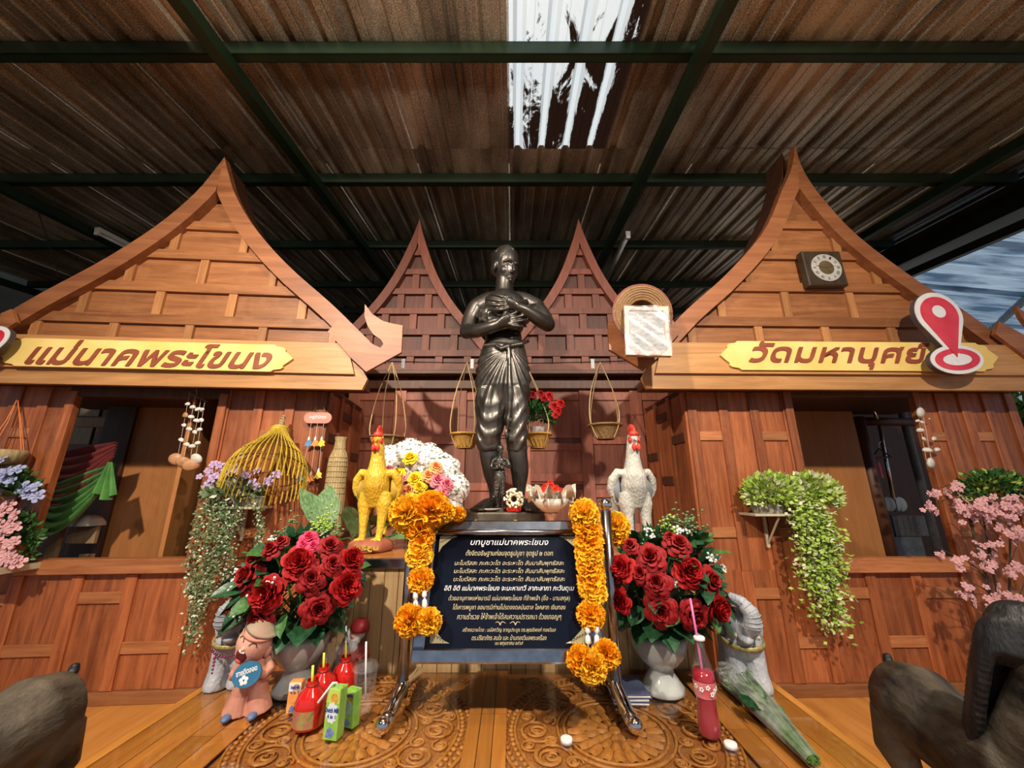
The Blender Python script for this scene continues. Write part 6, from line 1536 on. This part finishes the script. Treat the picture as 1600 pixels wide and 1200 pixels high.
def jug(px, py, label, s=.77, txt=False):
    p = gz(px, py, 0); t = thing('drink_jug', label, 'bottle', (p.x, p.y + .035, 0), R(-10), group='red drink jugs with yellow straws', scale=s)
    MB().lathe([(.0, .001), (.046, .001), (.050, .006), (.050, .062), (.049, .075), (.040, .098), (.022, .114), (.019, .122), (.019, .136)], 30, cap=False).build('jug_body', REDL, t, smooth=True)
    MB().lathe([(.0205, .118), (.0225, .121), (.0205, .124)], 22).build('neck_ring', REDD, t, smooth=True)
    MB().grid(lambda u, v: (.0507 * math.sin(lerp(-1.1, .9, u)), -.0507 * math.cos(lerp(-1.1, .9, u)), lerp(.010, .060, v)), 14, 2).build('label', LBL, t, smooth=True)
    MB().tube([(0, 0, .10), (-.006, -.002, .178)], .0045, 8).build('straw', STY, t, smooth=True); return t
jug(470, 1146, 'red drink jug with yellow straw nearest the orange carton')
jug(490, 1117, 'red drink jug with yellow straw beside the green cartons, behind another jug')
jug(527, 1097, 'red drink jug with yellow straw mostly hidden by the white-strawed carton')
def carton(px, py, rz, w, d, h, mats, label, texts, straw=False):
    p = gz(px, py, 0); t = thing('drink_carton', label, 'carton', (p.x, p.y + d * .6, 0), R(rz), group='small drink cartons on the low table', scale=.84); base, band, white = mats
    MB().bbox(-w / 2, w / 2, -d / 2, d / 2, 0, h, .0012).build('box', base, t)
    MB().box(-w / 2 + .001, w / 2 - .001, -d / 2 - .0006, -d / 2, h * .72, h * .985).build('top_print', band, t)
    pol = [(.40 * w * math.cos(a) * (1 + .10 * math.cos(9 * a)), h * .53 + .20 * h * math.sin(a) * (1 + .08 * math.cos(9 * a))) for a in [2 * math.pi * i / 54 for i in range(54)]]
    MB().prism(pol, -d / 2 - .0010, -d / 2 - .0004).build('white_burst', white, t)
    MB().prism([(-w * .30, h * .06), (w * .1, h * .05), (w * .30, h * .16), (w * .1, h * .22), (-w * .05, h * .27), (-w * .22, h * .20)], -d / 2 - .0009, -d / 2 - .0004).build('berry_print', plain('berry_blue', (.08, .12, .42), (.2, .3, .6), .5, 0, 90, 0) if 'berry_blue' not in bpy.data.materials else bpy.data.materials['berry_blue'], t)
    MB().lathe([(0, 0), (.012, 0), (.012, .0008)], 20, Matrix.Translation((w * .12, -d / 2 - .0006, h * .82)) @ Matrix.Rotation(R(90), 4, 'X'), cap=False).build('orange_print', plain('orange_print', (.8, .35, .03), (.9, .5, .08), .5) if 'orange_print' not in bpy.data.materials else bpy.data.materials['orange_print'], t)
    MB().box(-w / 2 + .003, w / 2 - .003, -.004, .004, h, h + .0035).build('top_fold', base, t)
    for tx, tw, th, z in texts: fit_text(tx, tw, th, INK, t, Matrix.Translation((0, -d / 2 - .0015, z)) @ Matrix.Rotation(R(90), 4, 'X'), bold=.02)
    if straw: MB().tube([(-.002, -.002, h - .004), (-.004, -.004, h + .010), (-.012, -.01, h + .012), (-.036, -.04, h - .030)], .0034, 8).build('straw', STW, t, smooth=True)
    return t
INK = plain('blue_ink', (.02, .05, .26), (.03, .07, .32), .5); CG = plain('carton_green', (.20, .46, .06), (.38, .62, .14), .4, 0, 26, 0); CGL = plain('carton_lime', (.42, .62, .10), (.62, .70, .18), .4, 0, 20, 0); CW = plain('carton_white', (.62, .74, .82), (.76, .84, .88), .4); CO = plain('carton_orange', (.74, .26, .05), (.84, .42, .14), .4, 0, 30, 0)
carton(514, 1160, -12, .046, .036, .130, (CG, CGL, CW), 'green drink carton with a white bent straw and printed fruit', [('Dutch Mill', .044, .012, .076), ('4 in 1', .028, .010, .060)], True)
carton(543, 1140, -22, .040, .032, .098, (CG, CG, plain('carton_teal', (.12, .3, .24), (.3, .45, .36), .4, 0, 60, 0)), 'plain green drink carton beside the empty plastic cup', [('Dutch Mill', .030, .007, .086)])
carton(453, 1117, 8, .040, .032, .088, (CO, CW, CO), 'orange and white drink carton touching the red jug', [('Dutch Mill', .026, .008, .075), ('4 in 1', .024, .008, .060)])
# soda bottle
p = gz(1119, 1160, 0); sb = thing('soda_bottle', 'tall red soda bottle with a pink straw', 'bottle', (p.x, p.y + .03, 0), scale=.95)
PRB = [(0, .003), (.026, .001), (.029, .008), (.028, .04), (.0245, .075), (.0265, .10), (.029, .125), (.0275, .15), (.020, .175), (.013, .20), (.0115, .225)]
MB().lathe([(r * .96, z) for r, z in PRB[:8]] + [(0, .152)], 28, cap=False).build('soda', plain('soda_red', (.30, .004, .016), (.42, .010, .03), .1, 0, 4, 0, coat=1), sb, smooth=True)
MB().lathe(PRB, 28, cap=False).build('glass', film('bottle_clear', (.7, .6, .65), .045, .03), sb, smooth=True)
MB().lathe([(.0135, .222), (.015, .224), (.015, .230), (.0125, .232)], 20).build('neck_ring', WHITEP, sb, smooth=True)
MB().lathe([(.0268, .090), (.0275, .105), (.0296, .128)], 28, cap=False).build('label', plain('soda_label', (.62, .10, .12), (.75, .30, .32), .4, 0, 25, 0), sb, smooth=True)
for k, (a, z) in enumerate(((-.7, .112), (-.15, .118), (.5, .110), (.9, .114), (-1.2, .116), (.2, .103))):
    q = Vector((.0298 * math.sin(a), -.0298 * math.cos(a), z)); M = orient(q, Vector((math.sin(a), -math.cos(a), 0)), .0045); mb = MB()
    for i in range(5): mb.ell((.9 * math.cos(i * 1.257), .9 * math.sin(i * 1.257), 0), (.62, .62, .15), 6, 4)
    mb.build('label_flower', WHITEP, sb, smooth=True, M=M)
MB().tube([(.004, 0, .02), (-.004, .006, .24), (-.008, .012, .325)], .0035, 8).build('straw', plain('straw_pink', (.62, .14, .42), (.72, .24, .52), .35), sb, smooth=True)
for (px, py, lab) in ((886, 1163, 'small white bottle cap lying on the carved rosette of the table'), (1145, 1171, 'small white bottle cap lying against the soda bottle')):
    p = gz(px, py, 0); tag(MB().lathe([(0, .010), (.012, .010), (.0145, .009), (.015, .0), (.0135, .0), (.0132, .008), (0, .0085)][::-1], 22, Matrix.Translation((p.x, p.y + .008, .0)), cap=False).build('bottle_cap', WHITEP, smooth=True), lab, 'bottle cap', 'white bottle caps')
# stack of booklets
p = gz(990, 1102, 0); BKB = plain('cover_blue', (.05, .07, .14), (.09, .11, .2), .4); rn = random.Random(4)
for k in range(6): tag(MB().bbox(-.050, .050, -.06, .06, 0, .0042, .0006).build('booklet', BKB if k % 2 else WHITEP, M=Matrix.Translation((p.x + rn.uniform(-.004, .004), p.y + .06, .0045 * k)) @ Matrix.Rotation(R(rn.uniform(-3, 3)), 4, 'Z')), ['white booklet at the bottom of the low pile by the vase', 'dark blue booklet second from the bottom of the pile', 'white booklet third from the bottom of the pile', 'dark blue booklet fourth from the bottom of the pile', 'white booklet second from the top of the pile', 'dark blue booklet on top of the low pile by the vase'][k], 'booklet', 'booklets in a low pile')
# wrapped bunch of flowers lying down
a0, a1 = gz(1150, 1075, 0), gz(1275, 1205, 0); wf = thing('wrapped_flowers', 'bunch of green-stemmed white flowers in clear wrap lying on the table edge', 'bouquet', lerp(a0, a1, .5)); rn = random.Random(12)
d = (a1 - a0); d.z = 0; Lw = d.length; dn = d.normalized(); sd = Vector((dn.y, -dn.x, 0)); 
for i in range(26):
    s_ = rn.uniform(-.035, .035); e = a0 + sd * s_ * 1.2 + Vector((0, 0, .012 + rn.uniform(0, .045))); f_ = a1 + sd * s_ * .35 + Vector((0, 0, .010 + rn.uniform(0, .014))); MB().tube([e, lerp(e, f_, .5) + Vector((0, 0, .004)), f_], .0024, 5).build('stem', STEM, wf, world=True)
for i in range(30): q = lerp(a0, a1, rn.uniform(.0, .65)) + sd * rn.uniform(-.04, .04) + Vector((0, 0, rn.uniform(.02, .055))); sub('leaf', leaf(rn.choice((LEAFM, LEAFG, LEAFD)), .25, .2, .15), wf, leaf_M(q, -dn + sd * rn.uniform(-.3, .3), rn.uniform(.06, .11), rn.uniform(-1, 1)))
for i in range(9): q = a0 + dn * rn.uniform(-.01, .05) + sd * rn.uniform(-.045, .045) + Vector((0, 0, rn.uniform(.03, .07))); sub('white_bloom', blossom(WHT, i % 3), wf, orient(q, -dn + Vector((0, -.5, .6)), .014, i))
mb = MB(); mb.grid(lambda u, v: tuple(lerp(a0, a1, v) + sd * (.062 * (1 - .72 * v) * math.cos(2 * math.pi * u)) * (1 + .06 * math.sin(9 * u * 6.28)) + Vector((0, 0, .036 * (1 - .6 * v) + .002 + .034 * (1 - .6 * v) * math.sin(2 * math.pi * u)))), 30, 10, True); mb.build('clear_wrap', film('cellophane', (.8, .84, .84), .16, .05), wf, world=True, smooth=True)

# ---- tube lights under the roof, loose cable, greenery outside
for (x, y, lab) in ((1.20, 3.42, 'unlit tube light fixed under the roof beside the grey rooster gable'), (-4.22, 3.35, 'unlit tube light fixed under the roof beyond the draped-window house')):
    z = ROOFZ + SL * y - .12; t = thing('tube_light', lab, 'light', (x, y, z), rot=Euler((math.atan(SL), 0, R(-2))), group='tube lights under the roof')
    MB().bbox(-.025, .025, 0, 1.2, -.012, .03, .004).build('housing', WHITEP, t); MB().tube([(0, .03, -.03), (0, 1.17, -.03)], .014, 12).build('tube', plain('tube_glass', (.6, .63, .66), (.7, .73, .76), .15), t, smooth=True)
    for yy in (0, 1.17): MB().bbox(-.022, .022, yy, yy + .03, -.05, -.01, .003).build('end_holder', WHITEP, t)
    MB().box(-.015, .015, .5, .7, .03, .125).build('hanger', STEEL, t)
p0, p1 = at(60, 332, 3.0), at(92, 432, 3.1); tag(MB().tube([p0, lerp(p0, p1, .5) + Vector((.02, 0, -.02)), p1], .004, 5).build('loose_cable', BLACKST), 'loose black cable dangling from the roof past the gable', 'cable')
p0 = at(1212, 275, 2.8); tag(MB().tube(curve_pts([p0, p0 + Vector((-.02, 0, -.06)), p0 + Vector((.01, 0, -.09)), p0 + Vector((-.04, 0, -.13)), p0 + Vector((-.04, 0, -.19))], 10), .003, 5).build('wire_scrap', BLACKST), 'short crooked wire under the purlin by the clock gable', 'cable')
tr = thing('garden_tree', 'leafy green tree outside beyond the clock house', 'tree', (5.9, 4.6, -.56)); rn = random.Random(2)
MB().tube([(0, 0, 0), (.05, 0, 1.0), (0, .1, 1.9)], [.10, .08, .05], 10).build('trunk', BARK, tr, smooth=True); L = MB(); Fm = MB()
for c in ((0, 0, 2.0), (-.3, .3, 1.5), (.4, -.3, 1.6), (.1, .5, 1.0), (-.2, -.4, 1.1)): bush(L, Fm, c, (.8, .7, .6), 900, .13, rn, .4)
L.build('foliage', LEAFM, tr, kind='stuff'); Fm.build('light_foliage', LEAFL, tr, kind='stuff')
